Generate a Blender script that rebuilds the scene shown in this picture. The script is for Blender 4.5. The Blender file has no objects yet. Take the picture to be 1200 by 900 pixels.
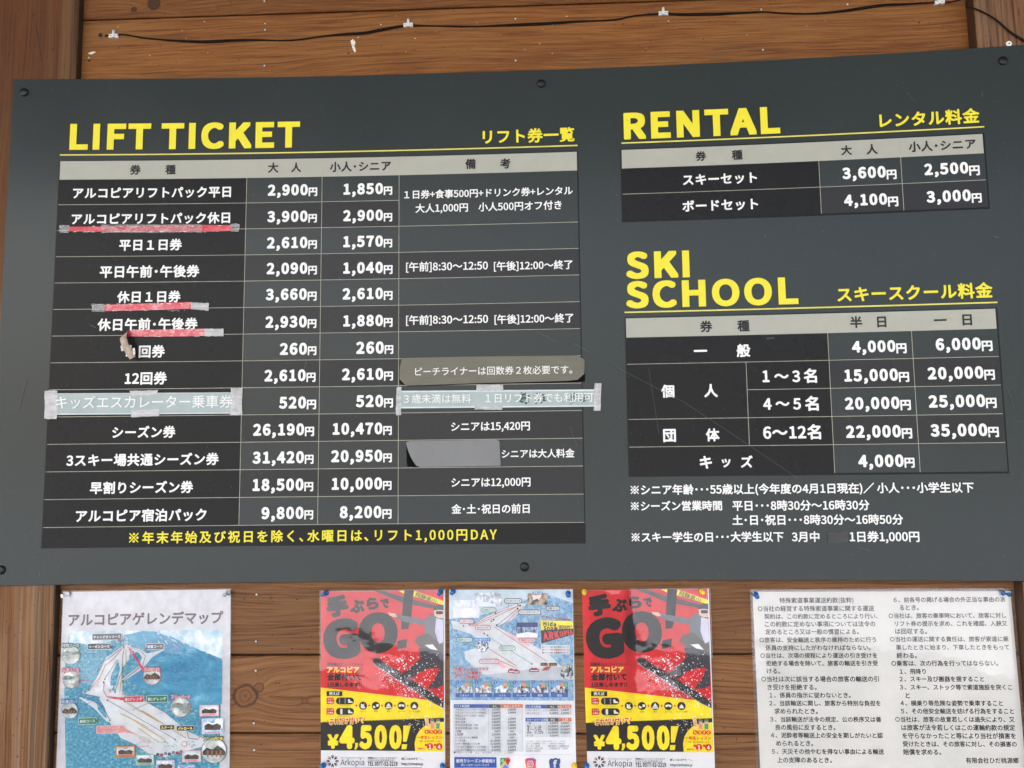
import bpy, math, random, os
import numpy as np
from mathutils import Vector, Matrix
random.seed(7)
SC = bpy.context.scene
COL = SC.collection

# ------------------------------------------------------------------ camera, sky, sun, exposure
# board frame: x right along the board, y up (0 = board top edge), z out of the wall; metres
H0 = 2.35                                   # height of the board's top edge above the porch floor
def W(x, y, z): return Vector((x, -z, y + H0))
CAMP = (0.97068, -0.70182, 1.33110)
RC = ((0.99874, -0.011237, -0.048904), (0.015893, 0.995265, 0.095893), (0.047595, -0.096549, 0.99419))
FPX = 0.74767 * 1200
cam = bpy.data.cameras.new('camera'); cam.sensor_width = 36; cam.lens = 0.74767 * 36
cam.clip_start = 0.02; cam.clip_end = 1000
co = bpy.data.objects.new('camera', cam); COL.objects.link(co)
axes = [W(*r) - W(0, 0, 0) for r in RC]
M4 = Matrix.Identity(4)
for i in range(3):
    for k in range(3): M4[k][i] = axes[i][k]
M4.translation = W(*CAMP)
co.matrix_world = M4
SC.camera = co

SUN_EL, SUN_AZ = 48, 216                    # soft, high, in front of the wall
world = bpy.data.worlds.new('World'); SC.world = world; world.use_nodes = True
wn = world.node_tree
sky = wn.nodes.new('ShaderNodeTexSky'); sky.sky_type = 'NISHITA'; sky.sun_disc = False
sky.sun_elevation = math.radians(SUN_EL); sky.sun_rotation = math.radians(SUN_AZ)
sky.air_density = 1.0; sky.dust_density = 4.0; sky.ozone_density = 1.0
wn.links.new(sky.outputs[0], wn.nodes['Background'].inputs[0])
wn.nodes['Background'].inputs[1].default_value = 0.12
sl = bpy.data.lights.new('sun', 'SUN'); sl.energy = 1.4; sl.angle = math.radians(25); sl.color = (1, .96, .9)
so = bpy.data.objects.new('sun', sl); COL.objects.link(so)
# sky sun direction: rotation measured from +Y, clockwise seen from above
az, el = math.radians(SUN_AZ), math.radians(SUN_EL)
sd = Vector((math.sin(az) * math.cos(el), math.cos(az) * math.cos(el), math.sin(el)))
so.rotation_euler = sd.to_track_quat('Z', 'Y').to_euler()
SC.view_settings.view_transform = 'Standard'; SC.view_settings.look = 'None'
SC.view_settings.gamma = 1.0; SC.view_settings.exposure = 2.17
SC.cycles.max_bounces = 8; SC.cycles.transparent_max_bounces = 12

# ------------------------------------------------------------------ measuring helpers (photo pixels -> surfaces)
KB = 0.0386                                  # the board is bowed: its middle is screwed back to the wall
def bend(x): return KB * (x - 0.95) ** 2
ZW, KW = -0.0045, -0.0105                    # wall plane, a touch out of parallel with the board
def wallz(x): return ZW + KW * (x - 0.95)
def ray(px, py):
    a, b, c = (px - 600) / FPX, -(py - 450) / FPX, -1.0
    return tuple(a * RC[0][i] + b * RC[1][i] + c * RC[2][i] for i in range(3))
def hit(px, py, zf, lift=0.0):
    d = ray(px, py); z = 0.0
    for _ in range(12):
        t = (z - CAMP[2]) / d[2]; x = CAMP[0] + t * d[0]; z = zf(x) + lift
    return x, CAMP[1] + t * d[1]
class Surface:
    def __init__(s, zf): s.zf = zf
    def xy(s, px, py): return hit(px, py, s.zf)
    def at(s, x, y, lift): return W(x, y, s.zf(x) + lift)
    def many(s, x, y, lift): return np.stack([x, -(s.zf(x) + lift), y + H0], 1)
BOARD, WALL = Surface(bend), Surface(wallz)

# ------------------------------------------------------------------ mesh building helpers
class MB:
    """collects geometry for one mesh; with split=True every piece of lettering becomes a mesh of its own"""
    def __init__(s, split=False): s.chunks, s.mats, s.split, s.nv = [], [], split, 0
    def mi(s, mat):
        if mat not in s.mats: s.mats.append(mat)
        return s.mats.index(mat)
    def add(s, verts, faces, mat, piece=None):
        a = verts if isinstance(verts, np.ndarray) else np.array([tuple(v) for v in verts], dtype=np.float64)
        s.chunks.append((a, faces, s.mi(mat) if not isinstance(mat, list) else mat, piece))
    def build(s, name, parent=None, smooth=False, loc=None, chunks=None):
        me = bpy.data.meshes.new(name)
        base = Vector(parent['_base']) if parent is not None and '_base' in parent else (Vector(loc) if loc else Vector((0, 0, 0)))
        V, F, M, o = [], [], [], 0
        for a, fs, mi, _ in (chunks if chunks is not None else s.chunks):
            V.append(a - np.array(base)); F += [[k + o for k in f] for f in fs]; o += len(a)
            M += mi if isinstance(mi, list) else [mi] * len(fs)
        me.from_pydata(np.concatenate(V).tolist(), [], F)
        for m in s.mats: me.materials.append(m)
        me.polygons.foreach_set('material_index', M)
        if smooth: me.polygons.foreach_set('use_smooth', [True] * len(me.polygons))
        me.update()
        ob = bpy.data.objects.new(name, me); COL.objects.link(ob)
        if parent is not None:
            ob.parent = parent
            ob['_base'] = list(base)
        elif loc: ob.location = base; ob['_base'] = list(base)
        return ob
def child(mb, name, parent, label=None, smooth=False):
    if mb.split:
        ids = []
        for c in mb.chunks:
            if c[3] not in ids: ids.append(c[3])
        for q in ids: o = mb.build(name, parent, smooth, chunks=[c for c in mb.chunks if c[3] == q])
        return o
    o = mb.build(name, parent, smooth)
    if label: o['label'] = label
    return o
def empty(name, base, label, cat, group=None):
    o = bpy.data.objects.new(name, None); o.empty_display_size = 0.02; COL.objects.link(o)
    o.location = base; o['_base'] = list(base)
    return tag(o, label, cat, group)
def tag(o, label=None, cat=None, group=None, kind=None):
    if label: o['label'] = label
    if cat: o['category'] = cat
    if group: o['group'] = group
    if kind: o['kind'] = kind
    return o

def quad(mb, S, corners, mat, lift, n=1):
    """corners in surface metres, TL TR BR BL; split along x so that it follows the bow"""
    tl, tr, br, bl = corners; vs, fs = [], []
    for i in range(n + 1):
        t = i / n
        a = (tl[0] + (tr[0] - tl[0]) * t, tl[1] + (tr[1] - tl[1]) * t)
        b = (bl[0] + (br[0] - bl[0]) * t, bl[1] + (br[1] - bl[1]) * t)
        vs += [S.at(a[0], a[1], lift), S.at(b[0], b[1], lift)]
    for i in range(n): fs.append([2 * i, 2 * i + 1, 2 * i + 3, 2 * i + 2])
    mb.add(vs, fs, mat)
def rect(mb, S, x0, y0, x1, y1, mat, lift, n=1):
    quad(mb, S, [(x0, y0), (x1, y0), (x1, y1), (x0, y1)], mat, lift, n)
def pquad(mb, S, pts, mat, lift, n=1): quad(mb, S, [S.xy(*p) for p in pts], mat, lift, n)
def poly(mb, S, pts, mat, lift):
    mb.add([S.at(*S.xy(*p), lift) for p in pts], [list(range(len(pts)))[::-1]], mat)
def slab(mb, S, pts, mat, lift, th):
    """a thin sheet with edges: outline in photo pixels"""
    c = [S.xy(*p) for p in pts]; n = len(c)
    a = [S.at(x, y, lift + th) for x, y in c]; b = [S.at(x, y, lift) for x, y in c]
    mb.add(a + b, [list(range(n))[::-1]] + [[i, (i + 1) % n, n + (i + 1) % n, n + i] for i in range(n)], mat)
def sheet_slab(mb, S, top, bot, mat, lift, th, n=20):
    """thin flexible sheet between an upper and a lower edge (photo pixels), bent with the surface"""
    def sample(pts, t):
        L = [0]
        for p, q in zip(pts, pts[1:]): L.append(L[-1] + math.hypot(q[0] - p[0], q[1] - p[1]))
        d = t * L[-1]
        for k in range(len(pts) - 1):
            if d <= L[k + 1] + 1e-9:
                u = (d - L[k]) / max(L[k + 1] - L[k], 1e-9); return (pts[k][0] + (pts[k + 1][0] - pts[k][0]) * u, pts[k][1] + (pts[k + 1][1] - pts[k][1]) * u)
        return pts[-1]
    vs, fs = [], []
    for i in range(n + 1):
        a, b = S.xy(*sample(top, i / n)), S.xy(*sample(bot, i / n))
        vs += [S.at(*a, lift), S.at(*a, lift + th), S.at(*b, lift + th), S.at(*b, lift)]
    for i in range(n):
        for k in range(3): fs.append([4 * i + k, 4 * i + k + 1, 4 * i + 5 + k, 4 * i + 4 + k])
    fs += [[0, 3, 2, 1], [4 * n, 4 * n + 1, 4 * n + 2, 4 * n + 3]]
    mb.add(vs, fs, mat)
def ring_pts(cx, cy, rx, ry, n=28): return [(cx + rx * math.cos(2 * math.pi * i / n), cy + ry * math.sin(2 * math.pi * i / n)) for i in range(n)]
def disc(mb, S, cx, cy, r, mat, lift, ry=None, n=28): poly(mb, S, ring_pts(cx, cy, r, ry or r, n), mat, lift)
def rrect_pts(x0, y0, x1, y1, r, sk=0.0):
    p = []
    for cx, cy, a0 in ((x1 - r, y0 + r, -90), (x1 - r, y1 - r, 0), (x0 + r, y1 - r, 90), (x0 + r, y0 + r, 180)):
        for k in range(5):
            a = math.radians(a0 + k * 22.5); p.append((cx + r * math.cos(a), cy + r * math.sin(a)))
    return [(x, y + sk * (x - x0)) for x, y in p]
def rrect(mb, S, x0, y0, x1, y1, r, mat, lift, sk=0.0): poly(mb, S, rrect_pts(x0, y0, x1, y1, r, sk), mat, lift)
def line(mb, S, pts, w, mat, lift):
    """polyline in photo pixels, width in pixels"""
    for (ax, ay), (bx, by) in zip(pts, pts[1:]):
        L = math.hypot(bx - ax, by - ay) or 1; nx, ny = -(by - ay) / L * w / 2, (bx - ax) / L * w / 2
        poly(mb, S, [(ax + nx, ay + ny), (ax - nx, ay - ny), (bx - nx, by - ny), (bx + nx, by + ny)][::-1], mat, lift)

def lathe(mb, prof, M, mat, n=20):
    vs, fs = [], []
    for r, h in prof:
        for i in range(n):
            a = 2 * math.pi * i / n; vs.append(M @ Vector((r * math.cos(a), r * math.sin(a), h)))
    for j in range(len(prof) - 1):
        for i in range(n):
            k = (i + 1) % n; fs.append([j * n + i, j * n + k, (j + 1) * n + k, (j + 1) * n + i])
    fs.append([(len(prof) - 1) * n + i for i in range(n)])
    mb.add(vs, fs, mat)
def tube(mb, pts, r, mat, n=8):
    vs, fs = [], []
    for i, p in enumerate(pts):
        t = (pts[min(i + 1, len(pts) - 1)] - pts[max(i - 1, 0)]).normalized()
        u = t.cross(Vector((0, 1, 0))).normalized(); v = t.cross(u)
        for k in range(n):
            a = 2 * math.pi * k / n; vs.append(p + r * (math.cos(a) * u + math.sin(a) * v))
    for i in range(len(pts) - 1):
        for k in range(n):
            q = (k + 1) % n; fs.append([i * n + k, i * n + q, (i + 1) * n + q, (i + 1) * n + k])
    fs += [list(range(n)), [(len(pts) - 1) * n + k for k in range(n)][::-1]]
    mb.add(vs, fs, mat)
def box(mb, x0, x1, y0, y1, z0, z1, mat, bev=0.0, f=None):
    """box in the board frame with a chamfered front"""
    f = f or (lambda x, y, z: W(x, y, z)); b = bev
    v = [f(x, y, z0) for x, y in ((x0, y0), (x1, y0), (x1, y1), (x0, y1))]
    v += [f(x, y, z1 - b) for x, y in ((x0, y0), (x1, y0), (x1, y1), (x0, y1))]
    v += [f(x, y, z1) for x, y in ((x0 + b, y0 + b), (x1 - b, y0 + b), (x1 - b, y1 - b), (x0 + b, y1 - b))]
    fs = [[3, 2, 1, 0], [8, 9, 10, 11]]
    for o in (0, 4):
        for i in range(4): k = (i + 1) % 4; fs.append([o + i, o + k, o + 4 + k, o + 4 + i])
    mb.add(v, fs, mat)

# ------------------------------------------------------------------ lettering
def load_font():
    try:
        p = os.path.join(bpy.utils.resource_path('LOCAL'), 'datafiles', 'fonts', 'Noto Sans CJK Regular.woff2')
        return bpy.data.fonts.load(p)
    except Exception:
        return bpy.data.fonts.load('<builtin>')
FONT, FONTB = load_font(), bpy.data.fonts.load('<builtin>')     # Latin and figures / Japanese
def outline(body, font, res):
    c = bpy.data.curves.new('lettering', 'FONT'); c.font = font; c.size = 1; c.body = body; c.resolution_u = res; c.fill_mode = 'FRONT'
    o = bpy.data.objects.new('lettering', c); me = bpy.data.meshes.new_from_object(o)
    v = np.zeros(len(me.vertices) * 3); me.vertices.foreach_get('co', v); fs = [list(p.vertices) for p in me.polygons]
    bpy.data.objects.remove(o); bpy.data.curves.remove(c); bpy.data.meshes.remove(me)
    return v.reshape(-1, 3)[:, :2], fs
CH, UNIT = {}, {}
def glyph(ch, res):
    """outline and advance of one character, in em"""
    k = (ch, res)
    if k not in CH:
        font = FONT if ord(ch) < 0x250 or ch == '※' else FONTB
        hv = outline('H', font, res)[0]; u = UNIT.get(font.name)
        if u is None:
            if font is FONT: u = 0.733 / (hv[:, 1].max() - hv[:, 1].min())
            else: u = 1.0 / (outline('国H', font, res)[0][:, 0].max() - hv[:, 0].max())
            UNIT[font.name] = u
        v, fs = outline(ch, font, res)
        adv = outline(ch + 'H', font, res)[0][:, 0].max() - hv[:, 0].max()
        CH[k] = (v * u, fs, adv * u)
    return CH[k]
GLY = {}
def raw_text(body, res=3, sp=0.0):
    """a whole string; sp is extra letter space in em"""
    key = (body, res, sp)
    if key not in GLY:
        V, F, x, o, Q = [np.zeros((0, 2))], [], 0.0, 0, [np.zeros(0)]
        for ch in body:
            v, fs, adv = glyph(ch, res)
            if len(v): V.append(v + np.array([x, 0])); Q.append(np.full(len(v), 1.0 if ch in 'LIFTEHNKA1' else .6 if ch in 'RSC' else 0.0)); F += [[a + o for a in f] for f in fs]; o += len(v)
            x += adv + sp
        GLY[key] = (np.concatenate(V), F, np.concatenate(Q))
    return GLY[key]
PIECE = [0]
def T(mb, S, body, x0, x1, yc, mat, lift, w=0.0, h=None, y1=None, n=8, res=3, vc=0.37, shear=0.0, sq=False, sp=0.0):
    """Lettering whose ink runs from photo pixel x0 to x1, centred on height yc (y1: other end's height).
    h: ink cap height in pixels; w: weight added to the strokes, in em."""
    latin = all(ord(c) < 0x250 for c in body)
    vs, fs, sqm = raw_text(body, res, (w * 2.1 if latin else w) if w > .03 else sp)
    if not len(vs): return
    mn, mx = vs[:, 0].min(), vs[:, 0].max()
    if y1 is None:
        c = S.xy((x0 + x1) / 2, yc); A = (S.xy(x0, yc)[0], c[1]); B = (S.xy(x1, yc)[0], c[1])
    else: A, B = S.xy(x0, yc), S.xy(x1, y1)
    L = math.hypot(B[0] - A[0], B[1] - A[1]); ux, uy = (B[0] - A[0]) / L, (B[1] - A[1]) / L
    s = L / max(mx - mn + 2 * w, 1e-6); sy = s
    if h:
        m = S.xy((x0 + x1) / 2, yc); m2 = S.xy((x0 + x1) / 2, yc + h)
        sy = abs(m[1] - m2[1]) / (0.733 + 2 * w)
    offs = [(0, 0)]
    if w > 0:
        n = 16 if sq else 12 if w >= .035 and n == 8 else n
        for i in range(n):
            a = 2 * math.pi * i / n; k = 1.0
            if sq: k = 1 + sqm * (1 / max(abs(math.cos(a)), abs(math.sin(a))) - 1)
            offs.append((w * k * math.cos(a), w * k * math.sin(a)))
    PIECE[0] += 1
    for i, (dx, dy) in enumerate(offs):
        q = vs[:, 1] + dy - vc; p = (vs[:, 0] + dx - mn + w + shear * q) * s; q = q * sy
        mb.add(S.many(A[0] + ux * p - uy * q, A[1] + uy * p + ux * q, lift + i * 1.2e-5), fs, mat, PIECE[0])

# ------------------------------------------------------------------ materials
def lin(c):
    c /= 255.0
    return c / 12.92 if c <= 0.04045 else ((c + 0.055) / 1.055) ** 2.4
def rgb(r, g, b): return (lin(r), lin(g), lin(b), 1)
class NT:
    def __init__(s, name):
        s.m = bpy.data.materials.new(name); s.m.use_nodes = True; s.t = s.m.node_tree
        s.p = s.t.nodes['Principled BSDF']; s.out = s.t.nodes['Material Output']
    def n(s, typ, ins=None, **props):
        x = s.t.nodes.new(typ)
        for k, v in props.items(): setattr(x, k, v)
        for k, v in (ins or {}).items(): s.set(x.inputs[k], v)
        return x
    def set(s, sock, v):
        if isinstance(v, bpy.types.NodeSocket): s.t.links.new(v, sock)
        elif isinstance(v, bpy.types.Node): s.t.links.new(v.outputs[0], sock)
        else: sock.default_value = v
    def math(s, op, a, b=0.0, c=None):
        x = s.n('ShaderNodeMath', {0: a, 1: b}, operation=op)
        if c is not None: s.set(x.inputs[2], c)
        return x.outputs[0]
    def mix(s, f, a, b, mode='MIX'):
        x = s.n('ShaderNodeMix', data_type='RGBA', blend_type=mode)
        s.set(x.inputs[0], f); s.set(x.inputs[6], a); s.set(x.inputs[7], b)
        return x.outputs[2]
    def ramp(s, f, stops):
        x = s.n('ShaderNodeValToRGB', {0: f}); e = x.color_ramp.elements
        while len(e) < len(stops): e.new(0.5)
        for k, (p, c) in zip(e, stops): k.position = p; k.color = c
        return x.outputs[0]
    def noise(s, vec, scale, detail=3, rough=0.5, dist=0.0):
        return s.n('ShaderNodeTexNoise', {'Vector': vec, 'Scale': scale, 'Detail': detail, 'Roughness': rough, 'Distortion': dist}).outputs[0]
    def obj(s): return s.n('ShaderNodeNewGeometry').outputs['Position']
PLAIN = {}
def ink(r, g, b, rough=0.55, mottle=0.08):
    """printed or vinyl colour, with the faint unevenness of a real print"""
    k = (r, g, b, rough)
    if k not in PLAIN:
        t = NT('print_%d_%d_%d' % (r, g, b)); c = rgb(r, g, b)
        f = t.noise(t.obj(), 60, 4, .6)
        d = tuple(x * (1 - 2 * mottle) for x in c[:3]) + (1,)
        t.set(t.p.inputs['Base Color'], t.mix(t.n('ShaderNodeMapRange', {0: f, 1: .35, 2: .65, 3: 0., 4: 1.}).outputs[0], d, c))
        t.p.inputs['Roughness'].default_value = rough; t.p.inputs['Specular IOR Level'].default_value = 0.35
        PLAIN[k] = t.m
    return PLAIN[k]
def plastic(name, col, rough=0.35, metal=0.0):
    t = NT(name); t.p.inputs['Base Color'].default_value = col; t.p.inputs['Metallic'].default_value = metal
    f = t.noise(t.obj(), 90, 3)
    t.set(t.p.inputs['Roughness'], t.math('MULTIPLY_ADD', f, .25, rough - .12)); return t.m

def panel_material(name, base, rough, scratch=True, spec=.25):
    """painted composite sheet: satin, dusty, a few hairline scratches"""
    t = NT(name); P = t.obj()
    f = t.noise(P, 3.5, 5, .6)
    c = t.mix(f, tuple(x * .86 for x in base[:3]) + (1,), tuple(x * 1.14 for x in base[:3]) + (1,))
    sp = t.noise(P, 420, 2, .5)
    c = t.mix(t.math('MULTIPLY', t.math('GREATER_THAN', sp, .735), .22), c, (.35, .35, .34, 1))
    fine = t.noise(P, 1500, 1, .5)
    c = t.mix(t.math('MULTIPLY', fine, .25), c, tuple(x * 1.35 for x in base[:3]) + (1,))
    if scratch:
        m = t.n('ShaderNodeMapping', {'Vector': P, 'Rotation': (0, math.radians(32), 0), 'Scale': (2.2, 1, 95)})
        s1 = t.noise(m.outputs[0], 1.0, 2, .4)
        k = t.noise(P, 6, 2)
        sel = t.math('MULTIPLY', t.math('GREATER_THAN', s1, .80), t.math('GREATER_THAN', k, .58))
        c = t.mix(t.math('MULTIPLY', sel, .10), c, (.4, .4, .4, 1))
    t.set(t.p.inputs['Base Color'], c)
    t.set(t.p.inputs['Roughness'], t.math('MULTIPLY_ADD', f, .14, rough - .07))
    t.p.inputs['Specular IOR Level'].default_value = spec
    b = t.n('ShaderNodeBump', {'Height': t.noise(P, 900, 2), 'Strength': .05, 'Distance': .0004})
    t.set(t.p.inputs['Normal'], b); return t.m

def wood_material(name, cols, vertical=False, knots=(), grey=0.0, line=0.5, rough=0.62, fl=6.0, band_w=.32, fine_w=.62, upper=None, streak=None, kdark=1.0):
    """softwood board: growth rings drawn out along the grain and flowing round the knots; knots in (x, height, radius)"""
    t = NT(name); P = t.obj()
    sx = t.n('ShaderNodeSeparateXYZ', {0: P}); X, Y, Z = sx.outputs
    if vertical: A, B = Z, X
    else: A, B = X, Z
    isl = t.n('ShaderNodeNewGeometry').outputs['Random Per Island']
    lowf = t.n('ShaderNodeCombineXYZ', {0: t.math('MULTIPLY', A, 1.3), 1: t.math('MULTIPLY', B, 5.0), 2: t.math('MULTIPLY', isl, 37.0)})
    warp = t.math('MULTIPLY', t.math('SUBTRACT', t.noise(lowf, 1.0, 3, .5), .5), .075)
    g = t.math('ADD', B, warp)
    core = None
    for kx, kz, kr in knots:
        ka, kb = (kz, kx) if vertical else (kx, kz)
        da = t.math('SUBTRACT', A, ka); db = t.math('SUBTRACT', B, kb)
        wob = t.math('MULTIPLY', t.math('SUBTRACT', t.noise(P, 1.1 / kr, 2), .5), kr * .5)
        d = t.math('ADD', t.math('SQRT', t.math('ADD', t.math('MULTIPLY', t.math('MULTIPLY', da, da), .8), t.math('MULTIPLY', db, db))), wob)
        e = t.math('EXPONENT', t.math('MULTIPLY', t.math('MULTIPLY', d, d), -1.0 / (2.2 * kr) ** 2))
        g = t.math('ADD', g, t.math('MULTIPLY', t.math('MULTIPLY', e, t.math('SIGN', db)), kr * .9))
        inn = t.n('ShaderNodeMapRange', {0: d, 1: kr * 1.06, 2: kr * .9, 3: 0., 4: 1.}, interpolation_type='SMOOTHSTEP').outputs[0]
        rings = t.math('MULTIPLY_ADD', t.math('SINE', t.math('MULTIPLY', d, 16.0 / kr)), .5, .5)
        edge = t.n('ShaderNodeMapRange', {0: t.math('ABSOLUTE', t.math('SUBTRACT', d, kr)), 1: kr * .02, 2: kr * .17, 3: 1., 4: 0.}).outputs[0]
        val = t.math('ADD', t.math('MULTIPLY', rings, .35), t.math('MULTIPLY', edge, .9))
        core = (inn, val, edge) if core is None else (t.math('MAXIMUM', core[0], inn), t.math('MAXIMUM', t.math('MULTIPLY', core[1], core[0]), t.math('MULTIPLY', val, inn)), t.math('MAXIMUM', core[2], edge))
    off = t.math('MULTIPLY', isl, 11.0)
    v = t.n('ShaderNodeCombineXYZ', {0: t.math('MULTIPLY', A, fl), 1: t.math('MULTIPLY', g, 330.0), 2: off})
    fine = t.noise(v, 1.0, 5, .62)
    v2 = t.n('ShaderNodeCombineXYZ', {0: t.math('MULTIPLY', A, .5), 1: t.math('MULTIPLY', g, 34.0), 2: off})
    band = t.noise(v2, 1.0, 3, .55)
    v3 = t.n('ShaderNodeCombineXYZ', {0: t.math('MULTIPLY', A, 22.), 1: t.math('MULTIPLY', g, 700.0), 2: off})
    fib = t.noise(v3, 1.0, 3, .6)
    blot = t.noise(lowf, 2.6, 4, .6)
    rg = t.math('MULTIPLY_ADD', t.math('SINE', t.math('MULTIPLY', t.math('ADD', g, t.math('MULTIPLY', band, .012)), 620.0)), .5, .5)
    rg = t.math('POWER', rg, 3.0)
    val = t.math('ADD', t.math('ADD', t.math('MULTIPLY', fine, fine_w), t.math('MULTIPLY', band, band_w)), t.math('MULTIPLY', fib, .36))
    val = t.math('SUBTRACT', val, t.math('MULTIPLY', t.math('MULTIPLY', rg, t.math('GREATER_THAN', blot, .42)), line * .16))
    val = t.math('MULTIPLY_ADD', val, 1.6, -.54)
    c = t.ramp(val, [(0.08, cols[0]), (0.42, cols[1]), (0.62, cols[2]), (0.95, cols[3])])
    c = t.mix(t.n('ShaderNodeMapRange', {0: blot, 1: .3, 2: .75, 3: 0., 4: .55}).outputs[0], c, cols[4], 'MULTIPLY')
    if grey:
        gm = t.n('ShaderNodeMapRange', {0: t.math('ADD', blot, t.math('MULTIPLY', t.math('SUBTRACT', fine, .5), .9)), 1: .42, 2: .72, 3: 0., 4: grey}).outputs[0]
        c = t.mix(gm, c, cols[5])
    if streak:
        # bare grey streaks where the stain has worn off near one edge
        v4 = t.n('ShaderNodeCombineXYZ', {0: t.math('MULTIPLY', A, .7), 1: t.math('MULTIPLY', g, 85.0), 2: 3.3})
        st = t.n('ShaderNodeMapRange', {0: t.noise(v4, 1.0, 4, .6), 1: .44, 2: .60, 3: 0., 4: 1.}).outputs[0]
        near = t.n('ShaderNodeMapRange', {0: t.math('ADD', B, t.math('MULTIPLY', t.math('SUBTRACT', blot, .5), .06)), 1: streak[0], 2: streak[1], 3: .12, 4: 1.}, interpolation_type='SMOOTHSTEP').outputs[0]
        c = t.mix(t.math('MULTIPLY', near, t.math('MULTIPLY', st, .8)), c, (.25, .175, .115, 1))
        dk = t.n('ShaderNodeMapRange', {0: t.noise(v4, 2.3, 3, .6), 1: .50, 2: .62, 3: 0., 4: .65}).outputs[0]
        c = t.mix(t.math('MULTIPLY', near, dk), c, (.045, .026, .015, 1))
    if upper:
        # tone multiplied darker towards the top; the lower part has weathered
        um = t.n('ShaderNodeMapRange', {0: t.math('ADD', Z, t.math('MULTIPLY', t.math('SUBTRACT', blot, .5), .5)), 1: H0 - .75, 2: H0 - .15, 3: 0., 4: 1.}).outputs[0]
        c = t.mix(um, c, t.mix(1.0, c, upper, 'MULTIPLY'))
    if core:
        kc = t.ramp(core[1], [(0, (.17 * kdark, .07 * kdark, .025 * kdark, 1)), (.5, (.10 * kdark, .04 * kdark, .013 * kdark, 1)), (1, (.012, .006, .004, 1))])
        c = t.mix(core[0], c, kc)
        c = t.mix(t.math('MULTIPLY', core[2], .6), c, (.025, .012, .007, 1))
    # small insect holes and specks of dirt
    sp = t.noise(P, 210, 1, .4)
    c = t.mix(t.math('MULTIPLY', t.math('LESS_THAN', sp, .245), .7), c, (.015, .01, .008, 1))
    var = t.n('ShaderNodeMapRange', {0: isl, 3: .82, 4: 1.14}).outputs[0]
    vc = t.n('ShaderNodeCombineColor', {0: var, 1: var, 2: var}).outputs[0]
    c = t.mix(1.0, c, vc, 'MULTIPLY')
    t.set(t.p.inputs['Base Color'], c)
    t.set(t.p.inputs['Roughness'], t.math('MULTIPLY_ADD', fine, .25, rough - .1))
    t.p.inputs['Specular IOR Level'].default_value = 0.3
    hgt = t.math('ADD', val, t.math('MULTIPLY', fib, .5))
    b = t.n('ShaderNodeBump', {'Height': hgt, 'Strength': .6, 'Distance': .0014})
    t.set(t.p.inputs['Normal'], b); return t.m

def clear_film(name, rough=0.06, wave=0.35, scale=14, tint=None, haze=0.0):
    """glossy clear plastic film: see-through, mirror-like by Fresnel, slightly wavy"""
    t = NT(name); t.t.nodes.remove(t.p)
    P = t.obj()
    b = t.n('ShaderNodeBump', {'Height': t.noise(P, scale, 3, .5), 'Strength': wave, 'Distance': .004})
    gl = t.n('ShaderNodeBsdfGlossy', {'Color': (1, 1, 1, 1), 'Roughness': rough, 'Normal': b})
    tr = t.n('ShaderNodeBsdfTransparent', {'Color': tint or (1, 1, 1, 1)})
    fr = t.n('ShaderNodeFresnel', {'IOR': 1.55, 'Normal': b})
    base = tr.outputs[0]
    if haze:
        df = t.n('ShaderNodeBsdfDiffuse', {'Color': (.50, .50, .505, 1)})
        mm = t.n('ShaderNodeMapping', {'Vector': P, 'Scale': (1, 1, 3.2)})
        hz = t.n('ShaderNodeMapRange', {0: t.noise(mm.outputs[0], 48, 3, .55), 1: .3, 2: .7, 3: haze * .78, 4: min(1, haze * 1.22)}).outputs[0]
        m0 = t.n('ShaderNodeMixShader', {0: hz, 1: base, 2: df}); base = m0.outputs[0]
    mx = t.n('ShaderNodeMixShader', {0: fr, 1: base, 2: gl})
    t.set(t.out.inputs['Surface'], mx); return t.m

def two_tone(name, ca, cb, scale, lo, hi, stretch=(1, 1, 1), rough=.6, detail=5, third=None, dist=0.0):
    t = NT(name)
    m = t.n('ShaderNodeMapping', {'Vector': t.obj(), 'Scale': stretch})
    f = t.noise(m.outputs[0], scale, detail, .6, dist)
    st = [(lo, ca), (hi, cb)] + ([third] if third else [])
    t.set(t.p.inputs['Base Color'], t.ramp(f, st)); t.p.inputs['Roughness'].default_value = rough
    t.p.inputs['Specular IOR Level'].default_value = .3
    return t.m

G = rgb
M_PANEL = panel_material('panel_slate_grey', (.0268, .0330, .0315, 1), .24, spec=.21)
M_CELL_A = panel_material('cell_slate', (.0285, .0342, .0328, 1), .24, spec=.19)
M_CELL_B = panel_material('cell_charcoal', (.029, .0292, .0292, 1), .26, spec=.13)
M_NAME = panel_material('cell_near_black', (.0155, .0155, .0155, 1), .28, spec=.085)
M_EDGE = panel_material('table_outline_dark', (.010, .011, .011, 1), .3, False, spec=.12)
M_HEAD = two_tone('header_warm_grey', G(159, 159, 146), G(162, 162, 149), 30, .35, .65, rough=.45)
M_RULE = ink(165, 163, 146, .4)
M_WHITE = ink(226, 226, 222, .45, .02)
M_YEL = ink(222, 210, 44, .45, .02)
M_YELP = ink(214, 206, 140, .4)
M_DARK = ink(26, 26, 27, .5)
M_BLK = plastic('black_plastic_cap', (.008, .008, .009, 1), .42)
M_BLK.node_tree.nodes['Principled BSDF'].inputs['Specular IOR Level'].default_value = .3

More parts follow.
